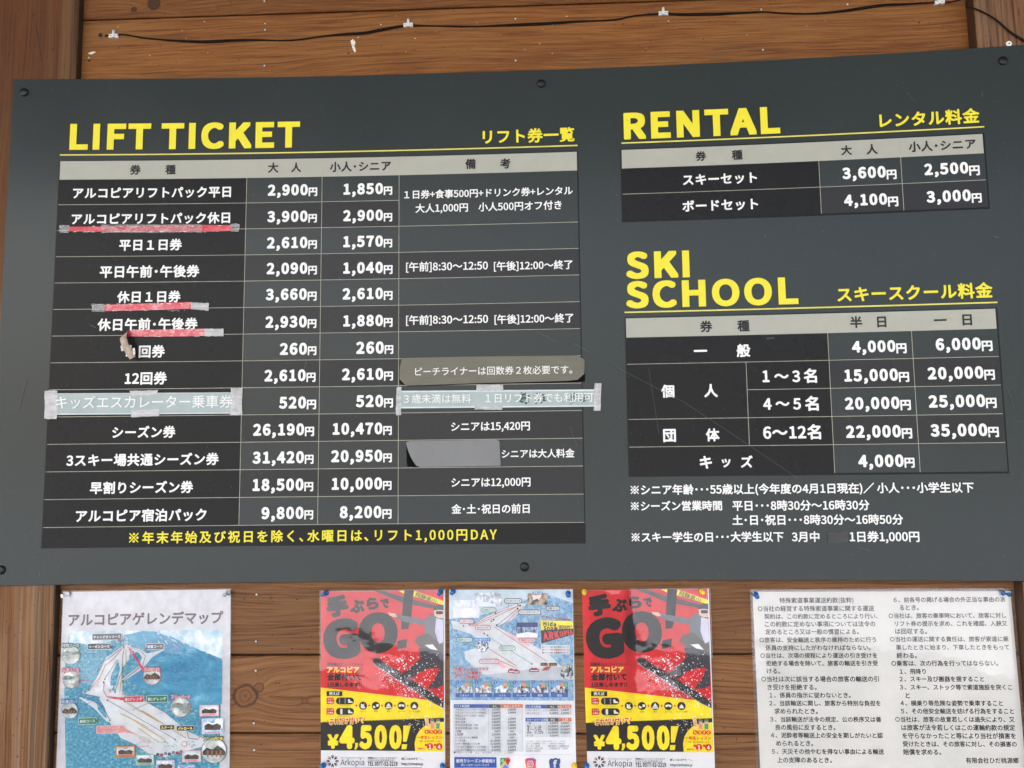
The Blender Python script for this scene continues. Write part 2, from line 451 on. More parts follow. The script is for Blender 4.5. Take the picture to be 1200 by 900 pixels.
# ------------------------------------------------------------------ setting
SNOW = two_tone('snow', (.78, .80, .84, 1), (.88, .89, .9, 1), 2, .3, .7)
FLOOR = two_tone('porch_boards', (.035, .028, .022, 1), (.07, .056, .045, 1), 4, .3, .7, (1, 12, 1))
mb = MB(); mb.add([(-150, -250, -.12), (150, -250, -.12), (150, 60, -.12), (-150, 60, -.12)], [[0, 1, 2, 3]], SNOW)
tag(mb.build('ground'), kind='structure')
mb = MB(); box(mb, -6, 8, -H0 - .1, -H0, -.3, 5.0, FLOOR); tag(mb.build('porch_floor'), kind='structure')
UNDER = two_tone('eave_boards', (.05, .028, .014, 1), (.10, .055, .028, 1), 5, .3, .7, (10, 1, 1))
mb = MB(); box(mb, -6, 8, 1.0, 1.12, -.3, 3.4, UNDER); tag(mb.build('porch_ceiling'), kind='structure')

# ------------------------------------------------------------------ timber wall and posts
K_TOP = [(180, 5, .0105), (157, 11, .005)]
K_LOW = [(287.5, 815.5, .0185), (303.5, 805.5, .0075), (357, 821.5, .0042)]
def kn(l): return [(WALL.xy(a, b)[0], WALL.xy(a, b)[1] + H0, r) for a, b, r in l]
UPC = [(0.0506, 0.0158, 0.0031, 1), (0.1458, 0.0489, 0.0088, 1), (0.2090, 0.0770, 0.0145, 1), (0.2819, 0.1181, 0.0259, 1), (0.8200, 0.6800, 0.5600, 1), (0.2527, 0.1312, 0.0388, 1)]
LOC = [(0.0435, 0.0159, 0.0051, 1), (0.1175, 0.0464, 0.0147, 1), (0.1783, 0.0762, 0.0261, 1), (0.2523, 0.1192, 0.0441, 1), (0.7800, 0.7200, 0.6600, 1), (0.2088, 0.1093, 0.0441, 1)]
M_UP = wood_material('stained_cedar_planks', UPC, knots=kn(K_TOP), grey=.35, line=.3, kdark=.4, fl=8.0, fine_w=.74, band_w=.24)
M_LO = wood_material('weathered_cedar_planks', LOC, knots=kn(K_LOW), grey=.5, line=.5, fl=8.0, fine_w=.92, band_w=.22)
POC = [(0.0364, 0.0113, 0.0028, 1), (0.1215, 0.0407, 0.0083, 1), (0.1782, 0.0661, 0.0148, 1), (0.2430, 0.1055, 0.0277, 1), (0.7500, 0.6200, 0.5200, 1), (0.2187, 0.1195, 0.0438, 1)]
M_POST = wood_material('weathered_post_timber', POC, vertical=True, grey=.85, line=.7, fl=3.0, band_w=.6, fine_w=.5, upper=(.50, .36, .20, 1), streak=(.02, .085))
M_POSTR = wood_material('brown_post_timber', [(.045, .018, .008, 1), (.14, .062, .024, 1), (.20, .095, .04, 1), (.27, .14, .062, 1), (.8, .7, .6, 1), (.2, .13, .08, 1)], vertical=True, grey=.4, line=1.2)
M_GAP = plastic('dark_gap', (.012, .007, .004, 1), .8)
g_top = WALL.xy(500, 9.8)[1]; g1 = WALL.xy(560, 767.6)[1]; g2 = WALL.xy(560, 860.3)[1]
pitch = g1 - g2
wall = empty('timber_wall', W(.95, -H0, wallz(.95)), 'wall of horizontal stained cedar planks behind the price board', 'wall')
mb = MB(); fw = lambda x, y, z: W(x, y, wallz(x) + z)
n_up = round((g_top - g1) / pitch); pu = (g_top - g1) / n_up
ys = [g_top + pitch * k for k in range(6, 0, -1)] + [g_top - pu * k for k in range(n_up)] + [g1, g2] + [g2 - pitch * k for k in range(1, 10)]
for a, b in zip(ys, ys[1:]):
    mat = M_UP if a > -.5 else M_LO
    for xa, xb in ((-2.2, -.05), (-.05, 1.95), (1.95, 3.9)):
        box(mb, xa + .0006, xb - .0006, b + .0016, a - .0016, -.022, 0, mat, .0022, fw)
quad(mb, WALL, [(-2.3, 1.0), (4, 1.0), (4, -H0), (-2.3, -H0)], M_GAP, -.012)
child(mb, 'planking', wall)
M_NAIL = plastic('galvanised_nail', (.55, .54, .52, 1), .35, .6)
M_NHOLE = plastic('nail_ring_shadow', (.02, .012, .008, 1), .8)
for px, py in [(310, 1.5), (310.7, 35), (310, 77), (604, 22), (604.3, 71), (892, 11), (894, 58.5), (993, 5.3), (300.7, 696.7), (300, 751.7), (299.7, 786), (297.5, 847.5), (298, 879)]:
    x, y = WALL.xy(px, py); m = MB()
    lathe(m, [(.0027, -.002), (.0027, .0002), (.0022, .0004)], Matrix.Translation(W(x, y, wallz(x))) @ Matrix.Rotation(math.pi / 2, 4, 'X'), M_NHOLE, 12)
    lathe(m, [(.0019, -.001), (.0019, .0006), (.0012, .0011)], Matrix.Translation(W(x, y, wallz(x))) @ Matrix.Rotation(math.pi / 2, 4, 'X'), M_NAIL, 12)
    child(m, 'nail', wall, smooth=False)
M_FLECK = two_tone('old_white_paint', (.5, .44, .36, 1), (.8, .77, .7, 1), 300, .35, .6)
m = MB()
def blob(m, S, cx, cy, rx, ry, mat, lift, n=16, rot=0.0, j=.4):
    pts = []
    for i in range(n):
        a = 2 * math.pi * i / n; k = 1 + random.uniform(-j, j); u, v = rx * k * math.cos(a), ry * k * math.sin(a)
        pts.append((cx + u * math.cos(rot) - v * math.sin(rot), cy + u * math.sin(rot) + v * math.cos(rot)))
    poly(m, S, pts, mat, lift)
blob(m, WALL, 106.5, 62.5, 3.4, 1.5, M_FLECK, .0004); blob(m, WALL, 104, 67.5, .8, .6, M_FLECK, .0004); blob(m, WALL, 110, 61.5, 2.2, .9, M_FLECK, .0005)
blob(m, WALL, 413.6, 50.5, 2.7, 3.5, M_FLECK, .0004); blob(m, WALL, 415, 57, 1.5, 4, M_FLECK, .0005, rot=-.2); blob(m, WALL, 420, 44, .6, .6, M_FLECK, .0004)
for _ in range(26):
    px, py = random.uniform(110, 1130), random.uniform(18, 66)
    if py > 92 - px * .035 - 6: continue
    blob(m, WALL, px, py, random.uniform(.3, .8), random.uniform(.25, .5), M_FLECK, .0004, 8)
child(m, 'paint_fleck', wall)
m = MB(); blob(m, WALL, 104.8, 71.3, 1.9, 1.3, M_GAP, .0004, j=.2); disc(m, WALL, 117.8, 41.3, 2.6, M_GAP, .0004); disc(m, WALL, 408.5, 62.5, 1.1, M_GAP, .0004)
disc(m, WALL, 1077, 26.5, 1.0, M_GAP, .0004)
for px, py in [(317, 702), (319, 704), (318.5, 700), (348, 702.3), (286, 701.5), (319, 744.3), (343, 760), (341.5, 760.3), (361.5, 760.8), (365, 746.3), (323, 801), (325, 801), (327.5, 800.5), (305.5, 872.5)]:
    blob(m, WALL, px, py, random.uniform(.6, 1.3), random.uniform(.5, .8), M_GAP, .0004, 9)
child(m, 'drill_hole', wall)

M_SIDE = two_tone('dark_shaded_side', (.022, .009, .004, 1), (.042, .020, .009, 1), 9, .3, .7, (6, 6, .6)); M_SIDER = two_tone('brown_shaded_side', (.045, .019, .008, 1), (.075, .034, .014, 1), 9, .3, .7, (6, 6, .6))  # post side faces coloured dark, shade painted into the material
def post(name, x0, x1, zf, mat, side, lean=0.0):
    """squared post with eased corners"""
    y0, y1, e = -H0, 1.0, .004
    prof = [(x0, -.03), (x0, zf - e), (x0 + e * .3, zf - e * .3), (x0 + e, zf), (x1 - e, zf), (x1 - e * .3, zf - e * .3), (x1, zf - e), (x1, -.03)]
    m = MB(); n = len(prof)
    vs = [W(x - lean * y1, y1, z) for x, z in prof] + [W(x - lean * y0, y0, z) for x, z in prof]
    m.mi(mat); m.mi(side)
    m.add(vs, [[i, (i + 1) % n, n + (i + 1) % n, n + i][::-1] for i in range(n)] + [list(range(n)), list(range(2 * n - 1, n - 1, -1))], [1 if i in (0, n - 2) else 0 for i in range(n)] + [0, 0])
    return m
xl = hit(89.5, 55, lambda x: .022)[0] + .0003
xr = hit(1145, 30, lambda x: .016)[0]
pl = empty('timber_post', W(xl - .07, -H0, .02), 'wide weathered orange brown timber post at the left end of the price board', 'post')
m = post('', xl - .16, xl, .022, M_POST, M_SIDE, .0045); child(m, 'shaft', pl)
POSTL = Surface(lambda x: .022)
for pts, w_ in (([(43.3, 32.5), (45, 45), (47, 58), (49, 72)], .7), ([(37.5, 20), (41.5, 15.5)], .8), ([(58, 750), (58.6, 790), (57.7, 840), (58.3, 899)], .9)):
    m = MB(); line(m, POSTL, pts, w_, M_GAP, .0004); child(m, 'crack', pl)
pr = empty('timber_post', W(xr + .07, -H0, .02), 'darker brown timber post at the right end of the price board with a steel washer', 'post')
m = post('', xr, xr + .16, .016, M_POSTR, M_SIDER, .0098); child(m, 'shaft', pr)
POSTR = Surface(lambda x: .016)
m = MB(); x, y = POSTR.xy(1182, 51.5)
RX = Matrix.Rotation(math.pi / 2, 4, 'X')
lathe(m, [(.0048, 0), (.0048, .0012), (.0042, .0016)], Matrix.Translation(W(x, y, .016)) @ RX, plastic('white_washer', (.75, .74, .7, 1), .4), 20)
lathe(m, [(.0014, 0), (.0014, .0019)], Matrix.Translation(W(x, y, .016)) @ RX, M_NHOLE, 10)
child(m, 'washer', pr)

# ------------------------------------------------------------------ price board
BW, BH, BT = 1.823, .91, .003
board = empty('price_board', W(BW / 2, -BH, bend(BW / 2)), 'large bowed slate grey price board with yellow and white lettering', 'price board')
m = MB(); N = 48; prof = []
e = .0007
for i in range(N + 1):
    x = BW * i / N; xi = min(max(x, e), BW - e)
    prof.append([W(x, 0, bend(x) - BT), W(x, 0, bend(x) - e), W(xi, -e, bend(xi)), W(xi, -BH + e, bend(xi)), W(x, -BH, bend(x) - e), W(x, -BH, bend(x) - BT)])
vs = [v for r in prof for v in r]; fs = []
for i in range(N):
    for k in range(6): q = (k + 1) % 6; fs.append([i * 6 + k, i * 6 + q, (i + 1) * 6 + q, (i + 1) * 6 + k])
fs += [list(range(6))[::-1], [N * 6 + k for k in range(6)]]
m.add(vs, fs, M_PANEL); child(m, 'panel', board)
for px, py in [(28.7, 108.3), (634.3, 98), (1175.3, 71.7), (1.3, 668), (614.7, 664.3)]:
    x, y = BOARD.xy(px, py); m = MB()
    lathe(m, [(.0078, 0), (.0079, .0012), (.0072, .0026), (.0055, .0036), (.003, .0042), (.0008, .0044)], Matrix.Translation(W(x, y, bend(x))) @ RX, M_BLK, 24)
    child(m, 'screw_cap', board, smooth=True)
m = MB(); lathe(m, [(.0078, 0), (.0079, .0012), (.0072, .0026), (.0055, .0036), (.003, .0042), (.0008, .0044)], Matrix.Translation(W(1.795, -.88, bend(1.795))) @ RX, M_BLK, 24); child(m, 'screw_cap', board, smooth=True)

M_SCR = ink(78, 82, 82, .6)
for pts, w_ in (([(672, 402.5), (735, 437), (800, 470.5), (866, 514), (934, 560)], .38), ([(32, 444), (27, 462), (22.5, 481)], .5), ([(1181, 458), (1184, 466), (1187, 479)], .5), ([(760, 431), (766, 470), (772, 508)], .35), ([(106, 381), (113, 384)], .7), ([(1062, 108), (1073, 121)], .3), ([(1150.5, 108), (1150.5, 114)], .5), ([(895, 275), (897, 278)], 1.), ([(1164, 277), (1170, 279)], 1.1), ([(360, 422), (357, 432)], .6), ([(1005, 641), (1020, 646)], .35), ([(628, 388), (652, 401)], .3), ([(668, 500), (676, 523)], .3), ([(47, 671), (47, 676)], .5), ([(898, 397), (907, 396)], 1.3), ([(1155, 511), (1160, 507)], 1.)):
    m = MB(); line(m, BOARD, pts, w_, M_SCR, .0013); child(m, 'scratch', board)
rnd = random.Random(11); m = MB()
for _ in range(70): disc(m, BOARD, rnd.uniform(20, 1195), rnd.uniform(95, 675), rnd.uniform(.25, .55), M_SCR, .0013 + _ * 1e-6, n=7)
child(m, 'dust_speck', board)['kind'] = 'stuff'

L1, L2, L3, LT = .00035, .0006, .00085, .0011            # cells, header / rules, rules on header, lettering
RW = .0009                                               # rule width
XS = dict(a=.0927, b=.4307, c=.5676, d=.7074, e=1.0279)
ROW = [-.1905] + [-.2374 - .0479 * k for k in range(13)]  # header foot, then 13 row feet
def hrule(m, x0, x1, y, lift=L2, w=RW, mat=None): rect(m, BOARD, x0, y + w / 2, x1, y - w / 2, mat or M_RULE, lift, max(2, int((x1 - x0) * 30)))
def vrule(m, x, y0, y1, lift=L2): rect(m, BOARD, x - RW / 2, y0, x + RW / 2, y1, M_RULE, lift, 1)

def price(m, s, x0, xm, xe, yc):
    """bold figures from x0 to xm, then a smaller 円 ending at xe"""
    T(m, BOARD, s, x0, xm, yc, M_WHITE, LT, w=.054)
    T(m, BOARD, '円', xm + .9, xe, yc + 2.0, M_WHITE, LT, w=.040)

# --- table 1
t1 = MB()
rect(t1, BOARD, XS['a'] - .002, -.1545, XS['e'] + .0022, -.848, M_EDGE, L1 * .5, 32)
for k in range(13):
    y0, y1 = ROW[k], ROW[k + 1]
    rect(t1, BOARD, XS['a'] - .0005, y0, XS['b'], y1, M_NAME, L1, 12)
    cm = M_CELL_A if k % 2 == 0 else M_CELL_B
    rect(t1, BOARD, XS['b'], y0, XS['d'], y1, cm, L1, 10)
    if k not in (0, 1): rect(t1, BOARD, XS['d'], y0, XS['e'], y1, cm, L1, 12)
rect(t1, BOARD, XS['d'], ROW[0], XS['e'], ROW[2], M_CELL_A, L1, 12)
rect(t1, BOARD, XS['a'] - .0005, ROW[13], XS['e'], -.8475, M_NAME, L1, 32)
table1 = child(t1, 'price_table', board, 'thirteen row lift ticket table')
h = MB(); rect(h, BOARD, XS['a'], -.1562, XS['e'], -.1908, M_HEAD, L2, 32); child(h, 'header_band', table1)
r = MB()
for k in range(1, 14):
    hrule(r, XS['a'], XS['d'] if k == 1 else XS['e'], ROW[k])
for k in 'bcd': vrule(r, XS[k], -.1562, ROW[13], L3)
child(r, 'grid_rule', table1)
m = MB(True)
for s, a, b, y in [('券', 152.7, 165.3, 199.3), ('種', 194, 206.3, 199), ('大', 314.3, 326.7, 196.8), ('人', 341.3, 353.3, 196.5), ('小人･シニア', 386.7, 458.3, 195.3), ('備', 545.3, 557.7, 192.5), ('考', 586, 598.3, 192)]:
    T(m, BOARD, s, a, b, y, M_DARK, LT, w=.032)
child(m, 'header_lettering', table1)
rows = [
 ([('アルコピアリフトパック平日', 86, 271, 226)], ('2,900', 314.2, 361, 372, 222.8), ('1,850', 402.7, 449, 459.8, 221.5), [('１日券+食事500円+ドリンク券+レンタル', 473.8, 671.2, 226.2), ('大人1,000円　小人500円オフ付き', 487, 658.3, 242.6)]),
 ([('アルコピアリフトパック休日', 84.4, 270, 256.3)], ('3,900', 313.5, 360.7, 371.6, 253.8), ('2,900', 402.4, 449, 459.8, 252.6), []),
 ([('平日１日券', 140, 213.6, 287.2)], ('2,610', 313.2, 360.6, 371.6, 284.5), ('1,570', 402.4, 449, 459.8, 283), []),
 ([('平日午前･午後券', 117.4, 234, 318.4)], ('2,090', 312.8, 360.5, 371.6, 314.6), ('1,040', 402.4, 449, 460.2, 313.9), [('[午前]8:30～12:50', 476, 571.8, 312.2), ('[午後]12:00～終了', 578.8, 671, 311.2)]),
 ([('休日１日券', 137.6, 212, 348)], ('3,660', 311.8, 359.8, 371.3, 345), ('2,610', 401.7, 449, 460.2, 344.2), []),
 ([('休日午前･午後券', 114.8, 232, 380.3)], ('2,930', 311.4, 359.8, 371, 377.2), ('1,880', 402.4, 449, 460.2, 375.8), [('[午前]8:30～12:50', 476, 572, 374.6), ('[午後]12:00～終了', 579.5, 672, 373.6)]),
 ([('１', 148, 158, 411), ('回券', 163, 193.6, 412)], ('260', 328.3, 360, 371, 408.9), ('260', 417.7, 450, 461, 407.5), []),
 ([('12回券', 146.7, 196, 443.5)], ('2,610', 310.3, 358.5, 370, 440), ('2,610', 401, 449.3, 460.7, 438.5), []),
 ([], ('520', 327.3, 358.9, 370.7, 471.8), ('520', 417.3, 449.3, 460.7, 470), []),
 ([('シーズン券', 132, 206, 506.5)], ('26,190', 297, 356.7, 368.3, 503.4), ('10,470', 390, 448.3, 459.3, 502.3), [('シニアは15,420円', 528.7, 621, 499.5)]),
 ([('3スキー場共通シーズン券', 78.3, 256.7, 538.8)], ('31,420', 296.3, 356.5, 367.7, 536), ('20,950', 388.3, 448.3, 459.3, 534.3), [('シニアは大人料金', 588, 673.2, 531.5)]),
 ([('早割りシーズン券', 106, 226.7, 571.3)], ('18,500', 296.3, 356, 367.3, 568), ('10,000', 389, 448, 459, 566.7), [('シニアは12,000円', 529, 621.7, 565)]),
 ([('アルコピア宿泊パック', 89.3, 242.3, 604)], ('9,800', 306.7, 356, 367.3, 601), ('8,200', 398.3, 447.3, 459, 600), [('金･土･祝日の前日', 529.3, 620.7, 596.3)]),
]
for nm, p1, p2, rem in rows:
    if nm:
        m = MB()
        for s, a, b, y in nm: T(m, BOARD, s, a, b, y, M_WHITE, LT, w=.032)
        child(m, 'name_lettering', table1)
    for p in (p1, p2): m = MB(); price(m, *p); child(m, 'price_lettering', table1)
    if rem:
        m = MB()
        for s, a, b, y in rem: T(m, BOARD, s, a, b, y, M_WHITE, LT, w=.022)
        child(m, 'remark_lettering', table1)
m = MB(); T(m, BOARD, '※年末年始及び祝日を除く､水曜日は､リフト1,000円DAY', 151.7, 582.3, 628, M_YEL, LT, w=.024, sp=.15); child(m, 'footer_lettering', table1, 'yellow note under the lift ticket rows')
m = MB(True); T(m, BOARD, 'LIFT', 82.3, 177.2, 160.3, M_YEL, LT, w=.048, h=30.5, sq=True, res=6); T(m, BOARD, 'TICKET', 189.6, 351.7, 158.9, M_YEL, LT, w=.048, h=30.5, sq=True, res=6); child(m, 'heading_lettering', board, 'yellow LIFT TICKET heading')
m = MB(); T(m, BOARD, 'リフト券一覧', 565.7, 673.3, 159.4, M_YEL, LT, w=.032); child(m, 'subheading_lettering', board)
def heading_rule(p0, p1):
    a, b = BOARD.xy(*p0), BOARD.xy(*p1); y = (a[1] + b[1]) / 2; m = MB()
    hrule(m, a[0], b[0], y, L1, .0024, M_YEL); hrule(m, a[0], b[0], y - .0002, L2, .0009, M_YELP); child(m, 'heading_rule', board)
heading_rule((70.3, 181.6), (676.7, 170.6))

# --- rental table
RX0, RA, RB, RX1 = 1.1076, 1.4491, 1.5865, 1.7229
def small_table(label, ytop, yfoot, feet, name_quads):
    t = MB(); bot = feet[-1]
    rect(t, BOARD, RX0 - .0022, ytop + .0022, RX1 + .0035, bot - .0035, M_EDGE, L1 * .5, 22)
    prev = yfoot
    rect(t, BOARD, RX0 - .0012, yfoot, RA, bot, M_NAME, L1, 12)
    for k, f in enumerate(feet):
        rect(t, BOARD, RA, prev, RX1 + .001, f, M_CELL_A if k % 2 == 0 else M_CELL_B, L1, 10); prev = f
    o = child(t, 'price_table', board, label)
    h = MB(); rect(h, BOARD, RX0, ytop, RX1, yfoot, M_HEAD, L2, 22); child(h, 'header_band', o)
    return o
tr = small_table('small rental table', -.1557, -.1900, [-.2371, -.2846], [])
r = MB(); hrule(r, RX0, RX1, -.2371)
for x in (RA, RB): vrule(r, x, -.1557, -.2846, L3)
child(r, 'grid_rule', tr)
m = MB(True)
for s, a, b, y in [('券', 815, 827.3, 183.3), ('種', 857.3, 870, 181.8), ('大', 985.3, 998, 176.4), ('人', 1015, 1028.3, 175.2), ('小人･シニア', 1064.3, 1143.3, 170.7)]:
    T(m, BOARD, s, a, b, y, M_DARK, LT, w=.032)
child(m, 'header_lettering', tr)
for nm, p1, p2 in [(('スキーセット', 800, 887, 209.8), ('3,600', 986.7, 1037.7, 1050.3, 202.5), ('2,500', 1082.7, 1134.3, 1147.7, 197.8)),
                   (('ボードセット', 799.5, 888.3, 240.6), ('4,100', 988.7, 1039.3, 1052.3, 234.2), ('3,000', 1085.3, 1137.3, 1150, 230))]:
    m = MB(); T(m, BOARD, *nm, M_WHITE, LT, w=.032); child(m, 'name_lettering', tr)
    for p in (p1, p2): m = MB(); price(m, *p); child(m, 'price_lettering', tr)
m = MB(); T(m, BOARD, 'RENTAL', 730.7, 913.7, 144.6, M_YEL, LT, w=.048, h=31.5, sq=True, res=6); child(m, 'heading_lettering', board, 'yellow RENTAL heading')
m = MB(); T(m, BOARD, 'レンタル料金', 1030, 1147.7, 138.9, M_YEL, LT, w=.032); child(m, 'subheading_lettering', board)
heading_rule((728.3, 168.4), (1153.3, 148))

# --- ski school table
CF = [-.5415, -.5895, -.6374, -.685, -.7325]
ts = small_table('ski school table', -.4606, -.4946, CF, [])
r = MB(); XM = 1.3106
for k, y in enumerate(CF[:4]): hrule(r, XM if k == 1 else RX0, RX1, y)
vrule(r, XM, CF[0], CF[3], L2)
for x in (RA, RB): vrule(r, x, -.4606, CF[4], L3)
child(r, 'grid_rule', ts)
m = MB(True)
for s, a, b, y in [('券', 820.2, 834.6, 382.8), ('種', 863.8, 878.2, 382), ('半', 995.8, 1010.2, 377.8), ('日', 1027.5, 1038.3, 377.2), ('一', 1094, 1109, 375.5), ('日', 1127.4, 1138.6, 374.8)]:
    T(m, BOARD, s, a, b, y, M_DARK, LT, w=.032)
child(m, 'header_lettering', ts)
srows = [([('一', 813, 828.6, 411.6), ('般', 863, 879, 411)], ('4,000', 998, 1049, 1062, 406), ('6,000', 1096, 1149, 1162.6, 403.2)),
 ([('個', 774.6, 790.2, 458.6), ('人', 825, 841, 458), ('1', 893.2, 901.5, 441), ('～', 907, 924, 441), ('3', 928, 937.4, 441), ('名', 941.4, 957, 440.6)], ('15,000', 989, 1052, 1065, 439.6), ('20,000', 1086.6, 1152, 1165.4, 437)),
 ([('4', 894, 904, 473.4), ('～', 908.5, 925, 473.2), ('5', 929, 938.3, 473.2), ('名', 943, 959, 473)], ('20,000', 989.8, 1053.8, 1067, 472.4), ('25,000', 1087.8, 1154, 1167.4, 470)),
 ([('団', 777, 792, 510.2), ('体', 827, 843, 509.8), ('6～12名', 894, 961.8, 506.6)], ('22,000', 991, 1055.4, 1068.6, 505.6), ('35,000', 1090, 1156.6, 1170, 504)),
 ([('キ', 819.8, 834.2, 541.8), ('ッ', 845.5, 856, 541), ('ズ', 867.8, 882, 541.4)], ('4,000', 1005.4, 1058.6, 1071.4, 540), None)]
for nm, p1, p2 in srows:
    m = MB(True)
    for s, a, b, y in nm: T(m, BOARD, s, a, b, y, M_WHITE, LT, w=.034)
    child(m, 'name_lettering', ts)
    for p in (p1, p2):
        if p: m = MB(); price(m, *p); child(m, 'price_lettering', ts)
m = MB(True)
T(m, BOARD, 'SKI', 733.6, 807.8, 310.2, M_YEL, LT, w=.048, h=31.5, sq=True, res=6); T(m, BOARD, 'SCHOOL', 733.4, 935, 343.2, M_YEL, LT, w=.048, h=31.5, sq=True, res=6)
child(m, 'heading_lettering', board, 'yellow SKI SCHOOL heading')
m = MB(); T(m, BOARD, 'スキースクール料金', 980.6, 1163, 343, M_YEL, LT, w=.032); child(m, 'subheading_lettering', board)
heading_rule((731.8, 367), (1168.6, 353.4))
for parts in ([('※シニア年齢･･･55歳以上(今年度の4月1日現在)／ 小人･･･小学生以下', 738.8, 1140.8, 572.6)], [('※シーズン営業時間', 739.2, 846, 592.8), ('平日･･･8時30分～16時30分', 858, 1018.6, 592.2)], [('土･日･祝日･･･8時30分～16時50分', 858, 1058, 609)],
              [('※スキー学生の日･･･大学生以下', 740, 918, 629.2), ('3月中', 927.6, 960, 629), ('1日券1,000円', 995.4, 1077, 628.8)]):
    m = MB(True)
    for s, a, b, y in parts: T(m, BOARD, s, a, b, y, M_WHITE, LT, w=.026)
    child(m, 'note_lettering', board)

# ------------------------------------------------------------------ strips, stickers and tapes stuck on the board
def ZB(k): return lambda x, y: (k[0] + x / k[2], k[1] + y / k[2])
M_TAPE = clear_film('cloudy_clear_tape', .22, .5, 90, haze=.72)
M_TAPEC = clear_film('clear_tape', .14, .8, 120, haze=.34)
M_TAPEO = clear_film('glossy_clear_tape', .10, .9, 110, haze=.10)
M_PALE = two_tone('pale_teal_paper', G(150, 164, 162), G(163, 175, 173), 25, .3, .7, rough=.5)
M_PEDGE = ink(206, 212, 210, .5)
M_OLIVE = two_tone('olive_grey_vinyl', G(98, 95, 82), G(106, 103, 89), 22, .3, .7, (1, 1, 4), rough=.5)
M_GREYV = two_tone('grey_vinyl', G(112, 113, 113), G(121, 122, 122), 14, .3, .7, rough=.5)
M_BLACKV = plastic('black_vinyl', (.002, .002, .002, 1), .75)
M_BLACKV.node_tree.nodes['Principled BSDF'].inputs['Specular IOR Level'].default_value = .1
LS = .0016
def base_of(px, py): x, y = BOARD.xy(px, py); return W(x, y, bend(x))
def tape(root, pts, mat, lift=LS + .0006):
    """a strip of tape with ragged ends and lifted ripples"""
    m = MB(); c = [BOARD.xy(*p) for p in pts]; n, k = 10, 5; vs, fs = [], []
    for i in range(n + 1):
        t = i / n
        for j in range(k + 1):
            s = j / k
            a = [c[0][q] + (c[1][q] - c[0][q]) * t for q in (0, 1)]; b = [c[3][q] + (c[2][q] - c[3][q]) * t for q in (0, 1)]
            x, y = a[0] + (b[0] - a[0]) * s, a[1] + (b[1] - a[1]) * s
            if i in (0, n) or j in (0, k): x += random.uniform(-.0006, .0006); y += random.uniform(-.0006, .0006)
            vs.append(BOARD.at(x, y, lift + random.uniform(0, .0009)))
    for i in range(n):
        for j in range(k): q = i * (k + 1) + j; fs.append([q, q + 1, q + k + 2, q + k + 1])
    m.add(vs, fs, mat); return child(m, 'tape', root, smooth=True)
z = ZB((40, 440, 4.615))
ks = empty('paper_strip', base_of(165, 488), 'pale teal paper strip taped over the ticket name row below 12回券', 'paper strip')
m = MB(); pquad(m, BOARD, [z(110, 97), z(1082, 92), z(1082, 206), z(110, 213)], M_PEDGE, LS, 14); pquad(m, BOARD, [z(132, 99), z(1072, 95), z(1072, 201), z(132, 207)], M_PALE, LS + .0003, 14); child(m, 'paper', ks)
m = MB(); T(m, BOARD, 'キッズエスカレーター乗車券', 66.8, 273, 472, M_WHITE, LS + .0012, w=.006, y1=470.6); child(m, 'lettering', ks)
for p in ([z(63, 83), z(132, 83), z(128, 235), z(60, 235)], [z(1067, 70), z(1130, 68), z(1128, 215), z(1063, 217)], [z(522, 83), z(673, 80), z(673, 107), z(524, 110)], [z(527, 190), z(682, 183), z(682, 220), z(528, 227)]): tape(ks, p, M_TAPE)
z = ZB((455, 400, 4.615))
s2 = empty('paper_strip', base_of(585, 482), 'long pale strip with white borders and green stains, taped across the remarks column', 'paper strip')
m = MB(); pquad(m, BOARD, [z(60, 268), z(1128, 260), z(1122, 353), z(58, 363)], M_PEDGE, LS, 16); pquad(m, BOARD, [z(66, 276), z(1116, 268), z(1112, 346), z(66, 355)], M_PALE, LS + .0003, 16); child(m, 'paper', s2)
M_GREEN = ink(50, 78, 66, .5); m = MB()
for cx0, cx1 in ((715, 765), (790, 850), (975, 1075)):
    for i in range(46):
        cx = random.uniform(cx0, cx1); cy = 304 + random.gauss(0, 15); cy = min(max(cy, 279), 340)
        a = z(cx, cy); blob(m, BOARD, a[0], a[1], random.uniform(.5, 2.4), random.uniform(.3, .9), M_GREEN, LS + .0006 + i * 2e-6, 9, -.2, .5)
child(m, 'stain', s2)['kind'] = 'stuff'
m = MB(True); T(m, BOARD, '３歳未満は無料', 473.2, 552, 467.8, M_WHITE, LS + .0014, w=.006, y1=467.2); T(m, BOARD, '１日リフト券でも利用可', 569, 695.3, 467, M_WHITE, LS + .0014, w=.006, y1=465.6); child(m, 'lettering', s2)
for p in ([z(47, 250), z(74, 248), z(70, 398), z(42, 400)], [z(1116, 227), z(1153, 227), z(1146, 376), z(1112, 376)], [z(478, 237), z(623, 235), z(622, 268), z(476, 270)], [z(470, 352), z(618, 348), z(616, 370), z(468, 370)]): tape(s2, p, M_TAPE)
s3 = empty('vinyl_sticker', base_of(578, 452), 'olive grey sticker with thin white lettering in the remarks column', 'sticker')
m = MB(); sheet_slab(m, BOARD, [z(*p) for p in [(62, 200), (64, 110), (76, 91), (400, 84), (760, 80), (1056, 77), (1061, 100)]], [z(*p) for p in [(63, 206), (70, 226), (96, 240), (240, 236), (500, 226), (800, 219), (1010, 213), (1048, 198), (1060, 176)]], M_OLIVE, .0012, .0006); child(m, 'backing', s3)
m = MB(); sheet_slab(m, BOARD, [z(*p) for p in [(60, 196), (500, 212), (1000, 200), (1064, 160)]], [z(*p) for p in [(61, 226), (90, 244), (500, 232), (800, 226), (1000, 225), (1064, 217)]], M_BLACKV, .0005, .0004); child(m, 'curled_edge', s3)
m = MB(); T(m, BOARD, 'ピーチライナーは回数券２枚必要です。', 486.7, 670.6, 435.8, M_WHITE, .0022, w=.006, y1=433.2); child(m, 'lettering', s3)
